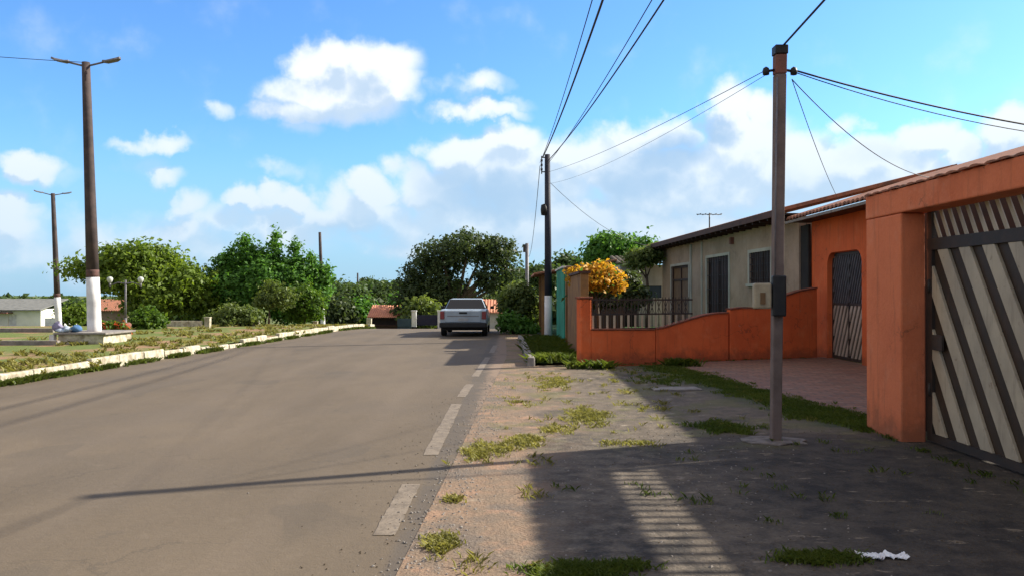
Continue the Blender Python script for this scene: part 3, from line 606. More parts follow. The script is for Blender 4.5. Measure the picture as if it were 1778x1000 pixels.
# railing on it
ra = thing('railing', 'dark iron railing with cream pickets standing on the low orange wall', 'railing', (p1.x, p1.y, .75)); RLc = (-p1.x, -p1.y, -.75)
a0 = wpt(1027, 530) + WN * .07; a1 = wpt(1205, 530) + WN * .07; a0.z = a1.z = 0
Ln = (a1 - a0).length; b = MB(); b2 = MB()
for z in (.80, 1.12, 1.44): b.bar((a0.x, a0.y, z), (a1.x, a1.y, z), .03, .035)
s = .06; i = 0
while s < Ln - .03:
    p = a0 + WD * s
    b.bar((p.x, p.y, .79), (p.x, p.y, 1.50), .016, .016, (1, 0, 0))
    if i % 2 == 0: b2.bar((p.x - WN.x * .02, p.y - WN.y * .02, .815), (p.x - WN.x * .02, p.y - WN.y * .02, 1.10), .05, .012, tuple(WN))
    else:
        for (z0, z1) in ((1.14, 1.42),): b.bar((p.x - .05, p.y, z0), (p.x + .05, p.y, z1), .012, .012); b.bar((p.x + .05, p.y, z0), (p.x - .05, p.y, z1), .012, .012)
    s += .088; i += 1
b.build('iron_frame', 'iron', ra, 0, RLc); b2.build('pickets', 'slat', ra, 0, RLc)

# yard behind the low wall
g = MB(); g.add([(1.6, 17.9, .05), (7.5, 20.1, .05), (7.7, 40, .02), (1.6, 40, .02)], [(0, 1, 2, 3)]); struct(g.build('yard_ground', 'bed'))

# --- cream house
ch = thing('cream_house', 'old cream house with dark wooden openings under a low tiled roof', 'house', (7.2, 29, 0)); CHL = (-7.2, -29, 0)
CA, CB = (6.9, 37.0), (7.582, 21.3)         # far to near along the street front
Lc = math.dist(CA, CB)
def sc_(px):                                   # distance along the front seen at that pixel column
    k = (px - CXP) / F; d = 8.509 / (k + .0435); return (37.0 - d) * Lc / (37.0 - 21.3)
ops = [(sc_(1166), sc_(1196), .1, 2.72), (sc_(1228), sc_(1266), .1, 2.86), (sc_(1302), sc_(1339), 1.88, 2.82)]
g = MB(); wall(g, CA, CB, -.1, 3.62, .2, ops); g.build('wall', 'cream', ch, 0, CHL)
g = MB(); g.box(7.8, 14, 21.3, 21.5, -.1, 3.5); g.build('side_wall', 'cream', ch, 0, CHL)
g = MB(); g.box(7.15, 14, 36.8, 37, -.1, 3.5); g.build('side_wall', 'cream', ch, 0, CHL)
g = MB(); roof_slope(g, (6.25, 37.6), (6.98, 20.95), 3.74, (4.6, 0), 1.15, .09, .06, .24); rf = g.build('roof', 'tiles', ch, 0, CHL)
def strip(mb, s0, s1, z0, z1, o0, o1):
    p = [on(CA, CB, s0, o0), on(CA, CB, s1, o0), on(CA, CB, s1, o1), on(CA, CB, s0, o1)]
    mb.add([(q.x, q.y, z) for z in (z0, z1) for q in p], [(3, 2, 1, 0), (4, 5, 6, 7), (0, 1, 5, 4), (1, 2, 6, 5), (2, 3, 7, 6), (3, 0, 4, 7)])
g = MB(); strip(g, -.5, Lc + .3, 3.63, 3.665, -.62, .1)
s = 0
while s < Lc:
    strip(g, s, s + .07, 3.54, 3.628, -.6, -.002); s += .6
g.build('eave_rafters', 'wood_dark', rf, 0)
g = MB(); strip(g, -.5, Lc + .3, 3.60, 3.775, -.665, -.625); g.build('fascia', 'brown', rf, 0)
for i, (s0, s1, z0, z1) in enumerate(ops):
    nm = 'door' if i < 2 else 'window'; md = ('wood', 'wood_dark', 'wood_dark')[i]
    g = MB(); strip(g, s0, s1, z0, z1, .09, .13); d = g.build(nm, md, ch, 0, CHL)
    if i == 0: d['label'] = 'varnished wooden double door at the far end'
    g = MB(); w = .09
    for (q0, q1, zz0, zz1) in ((s0, s0 + w, z0, z1), (s1 - w, s1, z0, z1), (s0 + w, s1 - w, z1 - w, z1), (s0 + w, s1 - w, z0, z0 + w * .6), ((s0 + s1) / 2 - .04, (s0 + s1) / 2 + .04, z0 + w, z1 - w)):
        strip(g, q0, q1, zz0, zz1, .05, .088)
    if i == 0: strip(g, s0 + w, s1 - w, 2.1, 2.18, .04, .088)
    g.build('frame', md if i else 'wood_dark', d, 0)
    g = MB(); strip(g, s0 - .12, s0 - .002, z0, z1 + .1, -.03, -.002); strip(g, s1 + .002, s1 + .12, z0, z1 + .1, -.03, -.002); strip(g, s0 - .002, s1 + .002, z1 + .002, z1 + .1, -.03, -.002)
    if i == 2: strip(g, s0 - .14, s1 + .14, z0 - .09, z0 - .002, -.09, -.002)
    g.build('surround', 'cream2', d, 0)
    if i:
        g = MB(); n = 9
        for k in range(1, n): q = s0 + (s1 - s0) * k / n; strip(g, q - .012, q + .012, z0, z1, -.03, -.008)
        for z in lin(z0 + .15, z1 - .15, 3 if i == 2 else 5): strip(g, s0, s1, z - .012, z + .012, -.007, .005)
        g.build('grille', 'iron', d, 0)
g = MB(); strip(g, sc_(1200), sc_(1200) + .14, 0, 3.5, -.06, -.002); strip(g, sc_(1219), sc_(1219) + .1, 0, 3.5, -.05, -.002); g.build('pilaster', 'cream2', ch, 0, CHL)
g = MB(); strip(g, sc_(1272), sc_(1272) + .16, 3.2, 3.42, -.12, -.002); g.build('lamp_bracket', 'pole_red', ch, 0, CHL)
# antenna on its roof
an = thing('antenna', 'small television antenna on the ridge of the cream house roof', 'antenna', (GX(1232, 31), 31, 4.1))
g = MB(); g.tube([(0, 0, -.25), (0, 0, .55)], .025, 6); g.build('mast', 'iron', an)
g = MB(); g.tube([(-.5, 0, .5), (.5, .1, .5)], .015, 5)
for q in (-.4, -.2, 0, .2, .4): g.tube([(q, -.3, .5), (q, .3, .5)], .012, 5)
g.build('boom', 'iron', an)
# gap between the houses: dark narrow side gate + climber
g = MB(); g.box(7.62, 7.68, 20.72, 21.28, -.05, 3.35); tag(g.build('side_passage_door', 'darkin'), 'narrow dark passage door between the cream house and the orange house', 'door')

# annex beyond
ax = thing('annex_house', 'small grey-white annex with a dark window beyond the cream house', 'house', (6.2, 38, 0)); AL = (-6.2, -38, 0)
g = MB(); wall(g, (5.1, 38.0), (7.2, 38.0), -.2, 2.9, .15, ((.15, .83, -.1, 2.5), (1.15, 1.95, 1.35, 1.92))); g.box(5.1, 5.25, 38.15, 42, -.2, 2.9); g.build('wall', 'cream2', ax, 0, AL)
g = MB(); g.box(5.25, 5.93, 38.06, 38.1, -.1, 2.5); g.build('door', 'darkin', ax, 0, AL)
g = MB(); g.box(6.25, 7.05, 38.06, 38.1, 1.35, 1.92); g.build('window', 'bluegrey', ax, 0, AL)
g = MB(); roof_slope(g, (4.9, 37.5), (7.0, 37.5), 2.95, (0, 3), .45, .06, .05); g.build('roof', 'tiles_old', ax, 0, AL)

# --- neighbours' street walls between the low wall and the second pole
def slabwall(name, label, m, capm, x, y0, y1, h, th=.18, cap=True):
    t = thing(name, label, 'wall', (x, y0, 0)); b = MB(); b.box(0, th, 0, y1 - y0, -.1, h); b.build('wall_body', m, t, .01)
    if cap: b = MB(); b.box(-.05, th + .05, -.05, y1 - y0 + .05, h + .002, h + .06); b.build('coping', capm, t)
    return t
slabwall('street_wall', 'ochre street wall between the low orange wall and the turquoise one', 'ochre', 'brown', 1.62, 19.0, 23.2, 2.05)
slabwall('street_wall', 'turquoise street wall beside the second power pole', 'green', 'white', 1.58, 24.6, 28.6, 2.35)
for (ya, yb, lab) in ((23.22, 23.5, 'ochre gate pillar at the end of the ochre street wall'), (24.3, 24.58, 'ochre gate pillar next to the turquoise street wall')):
    b = MB(); b.box(1.62, 1.84, ya, yb, -.1, 2.3); b.box(1.58, 1.88, ya - .04, yb + .04, 2.302, 2.36); tag(b.build('gate_pillar', 'ochre', None, .01), lab, 'pillar', 'ochre gate pillars')
b = MB(); b.box(1.7, 1.74, 23.52, 24.28, .05, 2.0); tag(b.build('brown_gate', 'brown'), 'brown sheet gate between the two ochre pillars', 'gate')
pg = thing('porch', 'dark brown tile-roofed porch behind the white-footed power pole', 'porch', (1.6, 30, 0))
b = MB(); b.box(-.5, -.38, 0, .12, -.1, 2.25); b.build('post', 'ochre', pg); b = MB(); b.box(-.5, -.38, 3, 3.12, -.1, 2.25); b.build('post', 'ochre', pg)
b = MB(); b.box(.3, 2.6, .3, 3, -.1, 2.2); b.build('wall', 'brown', pg); b = MB(); roof_slope(b, (-.8, 4), (-.8, -.8), 2.27, (3, 0), .5, .06, .04); b.build('roof', 'tiles', pg)

# ------------------------------------------------------------------ poles
def tapered(mb, h, r0, r1, z0=0, n=14, lean=(0, 0)):
    mb.tube([(lean[0] * z / h if h else 0, 0, z) for z in lin(z0, h, 4)], lin(r0, r1, 4), n)
def lamp_post(px, d, lean, label, zb, arms=True, rz=0):
    t = thing('street_lamp', label, 'street lamp', (GX(px, d), d, zb), rz, 'tall concrete lamp posts of the plaza')
    Hh = 8.35; cut = 1.95
    r = lambda z: .20 - .085 * z / Hh
    def seg(z0, z1, e=0): 
        b = MB(); b.tube([(lean * z, 0, z) for z in lin(z0, z1, 3)], [r(z) + e for z in lin(z0, z1, 3)], 14); return b
    seg(-.2, cut, .003).build('painted_foot', 'pole_white', t)
    seg(cut, Hh).build('shaft', 'pole_dark', t)
    seg(cut, cut + .22, .004).build('stained_band', 'pole_stain', t)
    if arms:
        for sg in (-1, 1):
            b = MB(); b.tube([(lean * Hh, 0, Hh - .12), (lean * Hh + sg * .25, 0, Hh - .06), (lean * Hh + sg * .62, 0, Hh + .03)], .03, 8); a = b.build('arm', 'lampmetal', t)
            b = MB(); b.add([(lean * Hh + sg * q, w, Hh + z) for q, z, ww in ((.5, .0, .07), (.62, -.01, .12), (.9, .05, .13), (1.02, .1, .07)) for w, z in ((-ww, z), (ww, z), (ww * .6, z + .07), (-ww * .6, z + .07))],
                            [(0, 1, 2, 3), (12, 15, 14, 13)] + [(4 * i + j, 4 * i + 4 + j, 4 * i + 4 + (j + 1) % 4, 4 * i + (j + 1) % 4) for i in range(3) for j in range(4)])
            b.build('lamp_head', 'lampmetal', a, .01)
    return t
lamp_post(165, 24, -.035, 'tall brown lamp post with two arms and a white foot, nearest, in the cream planter', .1)
lamp_post(102, 50, -.04, 'second lamp post with two arms, farther left near the white low building', H(0, 50), True, R(25))
lamp_post(561, 70, -.035, 'armless dark pole with white foot right of the dense green tree', H(0, 70), False)
lamp_post(621, 121, 0, 'farthest thin pole above the wood at the end of the road', H(0, 121), False)

# near service pole with meter
sp = thing('service_pole', 'slim concrete service pole with an electricity meter in front of the driveway', 'pole', (GX(1346, 8.7), 8.7, 0)); PX = GX(1346, 8.7)
def psq(z0, z1, w0, w1, lean=.0135):
    b = MB(); v = [(lean * z + sx * w / 2, sy * w / 2, z) for z, w in ((z0, w0), (z1, w1)) for sx, sy in ((-1, -1), (1, -1), (1, 1), (-1, 1))]
    return b.add(v, [(3, 2, 1, 0), (4, 5, 6, 7), (0, 1, 5, 4), (1, 2, 6, 5), (2, 3, 7, 6), (3, 0, 4, 7)])
psq(-.1, 3.95, .102, .116).build('shaft', 'pole_concrete', sp, .012)
psq(3.952, 4.16, .120, .122).build('rusty_head', 'pole_red', sp, .01)
psq(4.162, 4.26, .140, .140).build('top_cap', 'black', sp, .01)
b = MB(); b.box(-.075, .065, -.19, -.068, 1.35, 1.78, R(-8)); mt = b.build('meter_back', 'black', sp, .015)
b = MB(); b.box(-.265, -.085, -.17, -.03, 1.43, 1.70, R(-8)); mb_ = b.build('meter_box', 'beige', sp, .02)
b = MB(); b.box(-.215, -.165, -.192, -.176, 1.48, 1.6); b.build('meter_window', 'wood', mb_)
b = MB(); b.tube([(-.03, -.085, 1.78), (-.02, -.08, 2.6), (.0, -.08, 3.9)], .009, 6); b.build('conduit', 'lampmetal', sp)
for sx in (-1, 1):
    b = MB(); b.tube([(.055 + sx * .06, 0, 4.0), (.055 + sx * .13, 0, 3.99)], [.015, .015], 6); b.lathe([(.0, -.05), (.035, -.04), (.04, 0), (.03, .03), (0, .05)], (.055 + sx * .15, 0, 3.99), 10); b.build('insulator', 'black', sp)
b = MB(); rng = random.Random(12); nn_ = 16
ring = [(PX - .05 + (.38 + rng.uniform(-.07, .07)) * math.cos(k * 2 * math.pi / nn_), 8.68 + (.24 + rng.uniform(-.05, .05)) * math.sin(k * 2 * math.pi / nn_)) for k in range(nn_)]
b.prism([(x, y, 0) for x, y in ring], (0, 0, .022)); tag(b.build('concrete_footing', 'footing', bev=.008), 'broken pale concrete patch round the foot of the service pole', 'slab')

# second power pole
pp = thing('power_pole', 'dark navy power pole with white foot beside the turquoise wall', 'pole', (GX(952, 26.9), 26.9, 0))
b = MB(); b.tube([(0, 0, -.1), (0, 0, 1.5)], [.135, .125], 12); b.build('painted_foot', 'pole_white', pp)
b = MB(); b.tube([(0, 0, 1.5), (-.03, 0, 6.2)], [.123, .09], 12); b.build('shaft', 'pole_navy', pp)
b = MB(); b.bar((-.22, 0, 5.55), (-.22, 0, 6.15), .035, .035, (1, 0, 0)); b.bar((-.24, 0, 6.1), (0, 0, 6.1), .035, .035); b.bar((-.24, 0, 5.62), (0, 0, 5.62), .035, .035)
for z in (5.7, 5.85, 6.0): b.lathe([(0, -.04), (.045, -.03), (.03, 0), (.045, .03), (0, .04)], (-.22, 0, z), 8)
b.build('insulator_rack', 'iron', pp)
b = MB(); b.lathe([(0, -.2), (.1, -.18), (.12, 0), (.1, .16), (0, .2)], (-.14, -.05, 4.35), 12); b.build('cable_coil', 'black', pp)
f4 = thing('power_pole', 'grey far power pole between the big round tree and the navy pole', 'pole', (GX(915, 72), 72, H(0, 72)))
b = MB(); b.tube([(0, 0, -.1), (0, 0, 7.6)], [.2, .16], 10); b.build('shaft', 'lampmetal', f4)
b = MB(); b.box(-.35, .1, -.1, .1, 6.8, 7.5); b.build('insulator_rack', 'iron', f4)

# wires
def wire(name, label, a, bpt, sag, r=.012, n=22):
    a = Vector(a); c = Vector(bpt); pts = [a.lerp(c, t) - Vector((0, 0, sag * 4 * t * (1 - t))) for t in lin(0, 1, n)]
    m = MB(); m.tube(pts, r, 5); return tag(m.build(name, 'wire'), label, 'wire', 'overhead wires')
T2 = Vector((GX(948, 26.9), 26.9, 6.12))
wire('power_cable', 'thick twisted cable from the navy pole over the camera, leftmost thick one', T2 + Vector((-.1, 0, 0)), (1.62, -14, 7.0), .85, .018, 40)
wire('power_cable', 'thin wire just left of the thick cable rising from the navy pole', T2 + Vector((-.2, 0, -.2)), (1.30, -14, 7.1), .9, .008, 40)
wire('power_cable', 'dark cable from the navy pole, rightmost of the rising bundle', T2 + Vector((.05, 0, -.15)), (3.35, -14, 6.9), .85, .014, 40)
wire('power_cable', 'thin wire between the two dark cables rising from the navy pole', T2 + Vector((0, 0, -.3)), (2.95, -14, 7.0), .85, .008, 40)
PT = Vector((PX + .055, 8.7, 4.0))
wire('service_wire', 'wire from the top of the service pole up out of the picture', PT + Vector((.03, 0, .26)), (3.35, -14, 6.6), .1, .012)
wire('service_wire', 'thicker of the two wires from service pole towards the house at right', PT + Vector((.15, 0, 0)), (9.3, 9.9, 3.35), .18, .011)
wire('service_wire', 'thinner of the two wires from service pole towards the house at right', PT + Vector((.15, 0, -.02)), (9.3, 9.7, 3.4), .30, .006)
wire('service_wire', 'thin wire from the service pole down to the orange house eave', PT + Vector((.13, 0, -.1)), (7.2, 13.6, 3.52), .25, .006)
wire('service_wire', 'short thin wire dropping from the service pole behind the cream roof', PT + Vector((.13, 0, -.1)), (7.1, 17.5, 3.6), .1, .005)
wire('service_wire', 'long thin wire joining the service pole and the navy pole', PT + Vector((-.15, 0, 0)), T2 + Vector((.08, 0, -.5)), .12, .0045, 30)
wire('service_wire', 'second thin wire joining service pole and navy pole, slightly lower', PT + Vector((-.15, 0, -.05)), T2 + Vector((.08, 0, -.9)), .2, .003, 30)
wire('service_wire', 'thin wire from the navy pole to the far corner of the cream house', T2 + Vector((.08, 0, -.8)), (6.3, 37.2, 3.75), .4, .008)
wire('street_wire', 'slack wire from the navy pole to the grey far pole', T2 + Vector((-.2, 0, -.3)), (GX(915, 72), 72, 5.3), 1.5, .012)
wire('plaza_wire', 'faint wire reaching the nearest plaza lamp post from the left', (GX(147, 24), 24, 8.45), (-30, 20, 9.6), .3, .01)

# ------------------------------------------------------------------ pickup
def pickup():
    t = thing('pickup_truck', 'silver-white compact pickup seen from behind, parked at the right of the road', 'pickup', (GX(808, 30.8), 29.4, 0))
    W = .83
    def loft(secs, name, m, par, bev=.03, close=True):
        b = MB(); n = len(secs[0]); vs_ = [p for s in secs for p in s]
        fs = [tuple(range(n))[::-1], tuple((len(secs) - 1) * n + k for k in range(n))] + [(i * n + k, i * n + (k + 1) % n, (i + 1) * n + (k + 1) % n, (i + 1) * n + k) for i in range(len(secs) - 1) for k in range(n)]
        b.add(vs_, fs); return b.build(name, m, par, bev)
    def sec(y, wl, wt, z0, z1):  # cross-section ring
        return [(-wl, y, z0), (wl, y, z0), (wl + .02, y, (z0 + z1) / 2), (wt, y, z1), (-wt, y, z1), (-wl - .02, y, (z0 + z1) / 2)]
    body = loft([sec(.0, .80, .79, .50, 1.00), sec(.4, W, .80, .36, 1.02), sec(1.55, W, .80, .36, 1.02)], 'cargo_bed', 'carpaint', t, .04)
    loft([sec(1.552, W, .80, .34, 1.0), sec(3.3, W, .79, .34, .98), sec(4.2, .8, .72, .36, .88), sec(4.4, .7, .62, .42, .74)], 'body', 'carpaint', t, .05)
    cab = loft([[(-.77, 1.6, .98), (.77, 1.6, .98), (.60, 1.82, 1.40), (-.60, 1.82, 1.40)], [(-.77, 3.6, .98), (.77, 3.6, .98), (.58, 2.75, 1.42), (-.58, 2.75, 1.42)]], 'cab', 'carpaint', t, .05)
    b = MB(); b.add([(-.72, 1.608, 1.02), (.72, 1.608, 1.02), (.58, 1.80, 1.375), (-.58, 1.80, 1.375)], [(0, 1, 2, 3)]); 
    for sx in (-1, 1): b.add([(sx * .762, 1.75, 1.04), (sx * .762, 3.3, 1.04), (sx * .635, 2.75, 1.34), (sx * .645, 1.95, 1.34)], [(0, 1, 2, 3)])
    gl = b.build('window_glass', 'glass', cab); md = gl.modifiers.new('s', 'SOLIDIFY'); md.thickness = .02; md.offset = 1
    b = MB(); b.box(-.62, .62, -.035, .0, .55, .97); tg = b.build('tailgate', 'carpaint', t, .02)
    b = MB(); b.box(-.14, .14, -.055, -.036, .86, .93); b.build('handle', 'black', tg, .008)
    b = MB(); b.box(-.17, .17, -.05, -.037, .60, .70); b.build('plate', 'plate', tg)
    b = MB(); b.box(-.55, .55, -.042, -.036, .76, .79); b.build('trim', 'lampmetal', tg)
    for sx in (-1, 1):
        b = MB(); b.box(min(sx * .65, sx * .80), max(sx * .65, sx * .80), -.03, .05, .66, .95); b.build('tail_light', 'red_lens', t, .015)
    b = MB(); b.box(-.82, .82, -.14, .06, .34, .535); b.build('bumper', 'black', t, .04)
    b = MB(); b.box(-.76, .76, .1, 4.1, .24, .38); b.build('chassis', 'rubber', t)
    for sx in (-1, 1):
        b = MB(); b.box(sx * .94 - .07, sx * .94 + .07, 3.02, 3.1, .98, 1.1); b.build('mirror', 'black', t, .02)
        for yy in (.85, 3.65):
            b = MB(); o = []
            ring = [(0, .30), (.02, .32), (.16, .32), (.18, .30)]
            for dxw, rr in ring:
                for k in range(20): a = 2 * math.pi * k / 20; o.append((sx * (.64 + dxw), yy + rr * math.cos(a), .32 + rr * math.sin(a)))
            b.add(o, [(i * 20 + k, i * 20 + (k + 1) % 20, (i + 1) * 20 + (k + 1) % 20, (i + 1) * 20 + k) for i in range(3) for k in range(20)] + [tuple(range(20)), tuple(60 + k for k in range(20))])
            w = b.build('tyre', 'rubber', t)
            b = MB(); b.tube([(sx * .80, yy, .32), (sx * .828, yy, .32)], .19, 16); b.build('rim', 'rim', w)
    return t
pk = pickup(); pk.scale = (1.05, 1, .97)

# ------------------------------------------------------------------ vegetation
def quads_mesh(name, cen, nrm, size, m, parent, loc=None, elong=1.7, rs=None):
    n = len(cen); rs = rs or np.random.RandomState(1)
    t = rs.normal(size=(n, 3)); nrm = nrm / (np.linalg.norm(nrm, axis=1)[:, None] + 1e-9)
    t -= nrm * (t * nrm).sum(1)[:, None]; t /= np.linalg.norm(t, axis=1)[:, None] + 1e-9; s = np.cross(nrm, t)
    L = (size * elong / 2)[:, None]; Wd = (size / 2)[:, None]
    v = np.empty((n, 4, 3)); fold = nrm * Wd * .5
    v[:, 0] = cen - t * L; v[:, 1] = cen + s * Wd + fold; v[:, 2] = cen + t * L; v[:, 3] = cen - s * Wd + fold
    me = bpy.data.meshes.new(name); me.vertices.add(n * 4); me.vertices.foreach_set('co', v.reshape(-1).astype(np.float32))
    me.loops.add(n * 4); me.loops.foreach_set('vertex_index', np.arange(n * 4, dtype=np.int32))
    me.polygons.add(n); me.polygons.foreach_set('loop_start', np.arange(0, n * 4, 4, dtype=np.int32)); me.polygons.foreach_set('loop_total', np.full(n, 4, dtype=np.int32))
    me.update(calc_edges=True); me.materials.append(M[m]); o = bpy.data.objects.new(name, me); C.objects.link(o)
    if parent: o.parent = parent
    if loc: o.location = loc
    return o
def crown_pts(lobes, ncl, per, spread, rs, shell=.55, flat=0):
    """clusters of leaves spread through ellipsoid lobes (x,y,z,rx,ry,rz)"""
    lob = np.array(lobes, float); w = (lob[:, 3] * lob[:, 4] * lob[:, 5]) ** .67; w /= w.sum()
    k = rs.choice(len(lob), ncl, p=w); d = rs.normal(size=(ncl, 3)); d /= np.linalg.norm(d, axis=1)[:, None]
    r = (shell + (1 - shell) * rs.rand(ncl)) ** .8 * rs.choice([1, 1, 1, .6], ncl) * (1 + .1 * rs.normal(size=ncl))
    c = lob[k, :3] + d * lob[k, 3:] * r[:, None]
    cs = spread * (.6 + .9 * rs.rand(ncl))
    cc = np.repeat(c, per, 0) + rs.normal(size=(ncl * per, 3)) * np.repeat(cs, per)[:, None] * np.array([1, 1, .75])
    nn = np.repeat(d, per, 0) * .8 + rs.normal(size=(ncl * per, 3)) * .7 + np.array([0, 0, .4])
    return cc, nn
def tree(name, label, cat, px, d, zb, lobes, m, ncl, per, spread, leaf, seed, trunk=.18, group=None, shell=.55, trunk_h=None, limbs=6, leaf2=None):
    """lobes in photo pixels: (px, py, rx_px, ry_px[, depth offset m])"""
    rs = np.random.RandomState(seed); x0 = GX(px, d); t = thing(name, label, cat, (x0, d, zb), 0, group); k = d / F; L = []
    for lb in lobes:
        dy = lb[4] if len(lb) > 4 else 0; dd = d + dy; ry_ = lb[2] * k
        L.append((GX(lb[0], dd) - x0, dy, GZ(lb[1], dd) - zb, lb[2] * k, min(lb[2] * k, 3.5), lb[3] * k))
    cc, nn = crown_pts(L, ncl, per, spread, rs, shell)
    cc[:, 2] = np.maximum(cc[:, 2], .05)
    sz = leaf * (.6 + .8 * rs.rand(len(cc)))
    if leaf2:
        sel = rs.rand(len(cc)) < leaf2[1]
        quads_mesh('crown', cc[~sel], nn[~sel], sz[~sel], m, t, rs=rs); quads_mesh('blossom', cc[sel], nn[sel], sz[sel], leaf2[0], t, rs=rs)
    else: quads_mesh('crown' if trunk > .05 else 'foliage', cc, nn, sz, m, t, rs=rs)
    b = MB(); th = trunk_h or max(.3, min(l[2] for l in L) * .8)
    b.tube([(0, 0, -.15), (.05 * th, 0, th * .5), (.02, .03, th)], [trunk * 1.25, trunk, trunk * .85], 9)
    for l in sorted(L, key=lambda q: -q[3])[:limbs]:
        e = Vector((l[0], l[1], l[2] + l[5] * .2)); s_ = Vector((.02, .03, th * .92)); mid = s_.lerp(e, .5) + Vector((0, 0, -.08 * (e - s_).length))
        b.tube([s_, mid, e], [trunk * .6, trunk * .35, trunk * .12], 6)
    b.build('trunk', 'bark', t)
    return t

# left plaza
tree('spreading_tree', 'broad yellow-green tree behind the nearest lamp post', 'tree', 262, 45, H(0, 45) + .1,
     [(150, 468, 40, 16), (200, 452, 42, 24), (245, 448, 45, 26), (290, 462, 40, 28, 1), (240, 485, 62, 28), (320, 492, 46, 32), (290, 520, 58, 26), (345, 510, 34, 40, 1), (200, 490, 34, 16), (240, 530, 30, 16, 1)],
     'leaf_yg', 1500, 12, .26, .15, 11, .16)
tree('bushy_tree', 'dense deep green tree with upright plumes in the middle of the plaza', 'tree', 455, 47, H(0, 47) + .1,
     [(426, 436, 17, 32), (396, 458, 20, 28), (380, 485, 20, 34), (450, 478, 36, 36), (478, 430, 10, 34), (514, 444, 9, 34), (540, 462, 10, 24), (448, 448, 12, 22), (470, 485, 58, 46), (430, 500, 60, 50), (520, 490, 40, 40), (545, 485, 16, 28), (558, 500, 16, 26), (505, 525, 52, 36), (400, 530, 42, 30, 1), (565, 478, 9, 22)],
     'leaf_mid', 2900, 13, .16, .13, 12, .2)
tree('round_shrub', 'rounded bright green shrub beside the twin-globe lamp', 'shrub', 253, 33, .1, [(253, 556, 28, 22), (240, 562, 20, 16), (270, 560, 18, 18)], 'leaf_bright', 260, 12, .09, .08, 13, .03)
tree('flowering_plant', 'low plant with red and orange flowers right of the cream planter', 'plant', 197, 27, .1, [(185, 572, 16, 14), (205, 572, 16, 14), (215, 578, 12, 10)], 'leaf_bright', 150, 10, .07, .07, 14, .02, leaf2=('petal_red', .3))
tree('hedge_bush', 'wide low olive and green bush in front of the dark plaza tree', 'shrub', 402, 37, H(0, 37) + .1, [(385, 552, 26, 18), (410, 548, 30, 20), (435, 552, 26, 18), (395, 560, 40, 12)], 'leaf_olive', 420, 12, .11, .09, 15, .03)
tree('slim_tree', 'slim pale-stemmed young tree with sparse olive leaves before the dark tree', 'tree', 466, 42, H(0, 42) + .1, [(470, 505, 20, 16), (478, 520, 26, 16), (458, 524, 20, 12), (500, 515, 16, 16)], 'leaf_olive', 200, 11, .13, .10, 16, .06)
tree('slim_tree', 'leafy green young tree left of the armless pole', 'tree', 528, 44, H(0, 44) + .1, [(528, 520, 22, 34), (545, 530, 18, 28), (512, 540, 18, 18)], 'leaf_bright', 320, 12, .13, .11, 17, .06)
tree('small_tree', 'small round green tree between the two left lamp posts', 'tree', 128, 60, H(0, 60), [(128, 548, 24, 16), (140, 540, 16, 12), (112, 545, 12, 12)], 'leaf_yg', 200, 10, .2, .16, 18, .08)
# end of the road
tree('umbrella_tree', 'huge dark round-topped tree rising over the end of the road', 'tree', 790, 80, H(0, 80),
     [(815, 425, 52, 20), (765, 440, 48, 22), (865, 440, 34, 26), (885, 465, 20, 24), (735, 470, 34, 24), (715, 500, 28, 28), (740, 515, 46, 30), (775, 465, 34, 18, 2), (835, 448, 36, 12, 2), (800, 525, 60, 18, 3), (860, 500, 30, 14), (705, 535, 22, 26), (770, 500, 40, 20), (845, 480, 22, 14)],
     'leaf_dark', 1250, 15, .30, .21, 21, .5, limbs=14, trunk_h=2.6, shell=.72)
tree('dark_tree', 'dark tree with a bright green top behind the yellow shrub', 'tree', 1070, 50, H(0, 50), [(1065, 428, 36, 24), (1095, 440, 30, 24), (1035, 440, 22, 22), (1060, 470, 46, 30), (1090, 480, 34, 34), (1120, 430, 12, 16)], 'leaf_mid', 1100, 12, .22, .16, 22, .25)
tree('small_tree', 'olive green crown hanging over the grey-white annex roof', 'tree', 1122, 36.6, -.1, [(1118, 446, 24, 12), (1136, 442, 14, 10), (1104, 452, 14, 12)], 'leaf_olive', 240, 12, .14, .11, 27, .07)
tree('yellow_shrub', 'yellow-orange leaved shrub above the low orange wall', 'shrub', 1035, 22.5, .05, [(1010, 478, 22, 14), (1040, 472, 24, 14), (1062, 484, 18, 14), (1030, 490, 34, 12), (1072, 497, 12, 10)], 'petal', 330, 11, .07, .075, 23, .05, leaf2=('leaf_mid', .15))
tree('dark_shrub', 'dark green shrub below the yellow one behind the railing', 'shrub', 1040, 24, .05, [(1020, 514, 28, 18), (1060, 512, 30, 18), (1092, 496, 16, 26), (1105, 515, 22, 14)], 'leaf_dark', 420, 12, .1, .09, 24, .04)
tree('garden_tree', 'yellow-green leafy small tree left of the navy power pole', 'tree', 900, 33.5, 0, [(898, 508, 24, 16), (885, 528, 20, 22), (912, 525, 22, 24), (900, 552, 30, 20), (925, 545, 12, 20)], 'leaf_olive', 520, 12, .11, .10, 25, .07)
tree('garden_shrub', 'deep green shrub at the foot of the garden tree by the road', 'shrub', 890, 31.5, 0, [(885, 560, 20, 16), (905, 565, 18, 12), (920, 572, 14, 10)], 'leaf_mid', 220, 12, .09, .09, 26, .04)
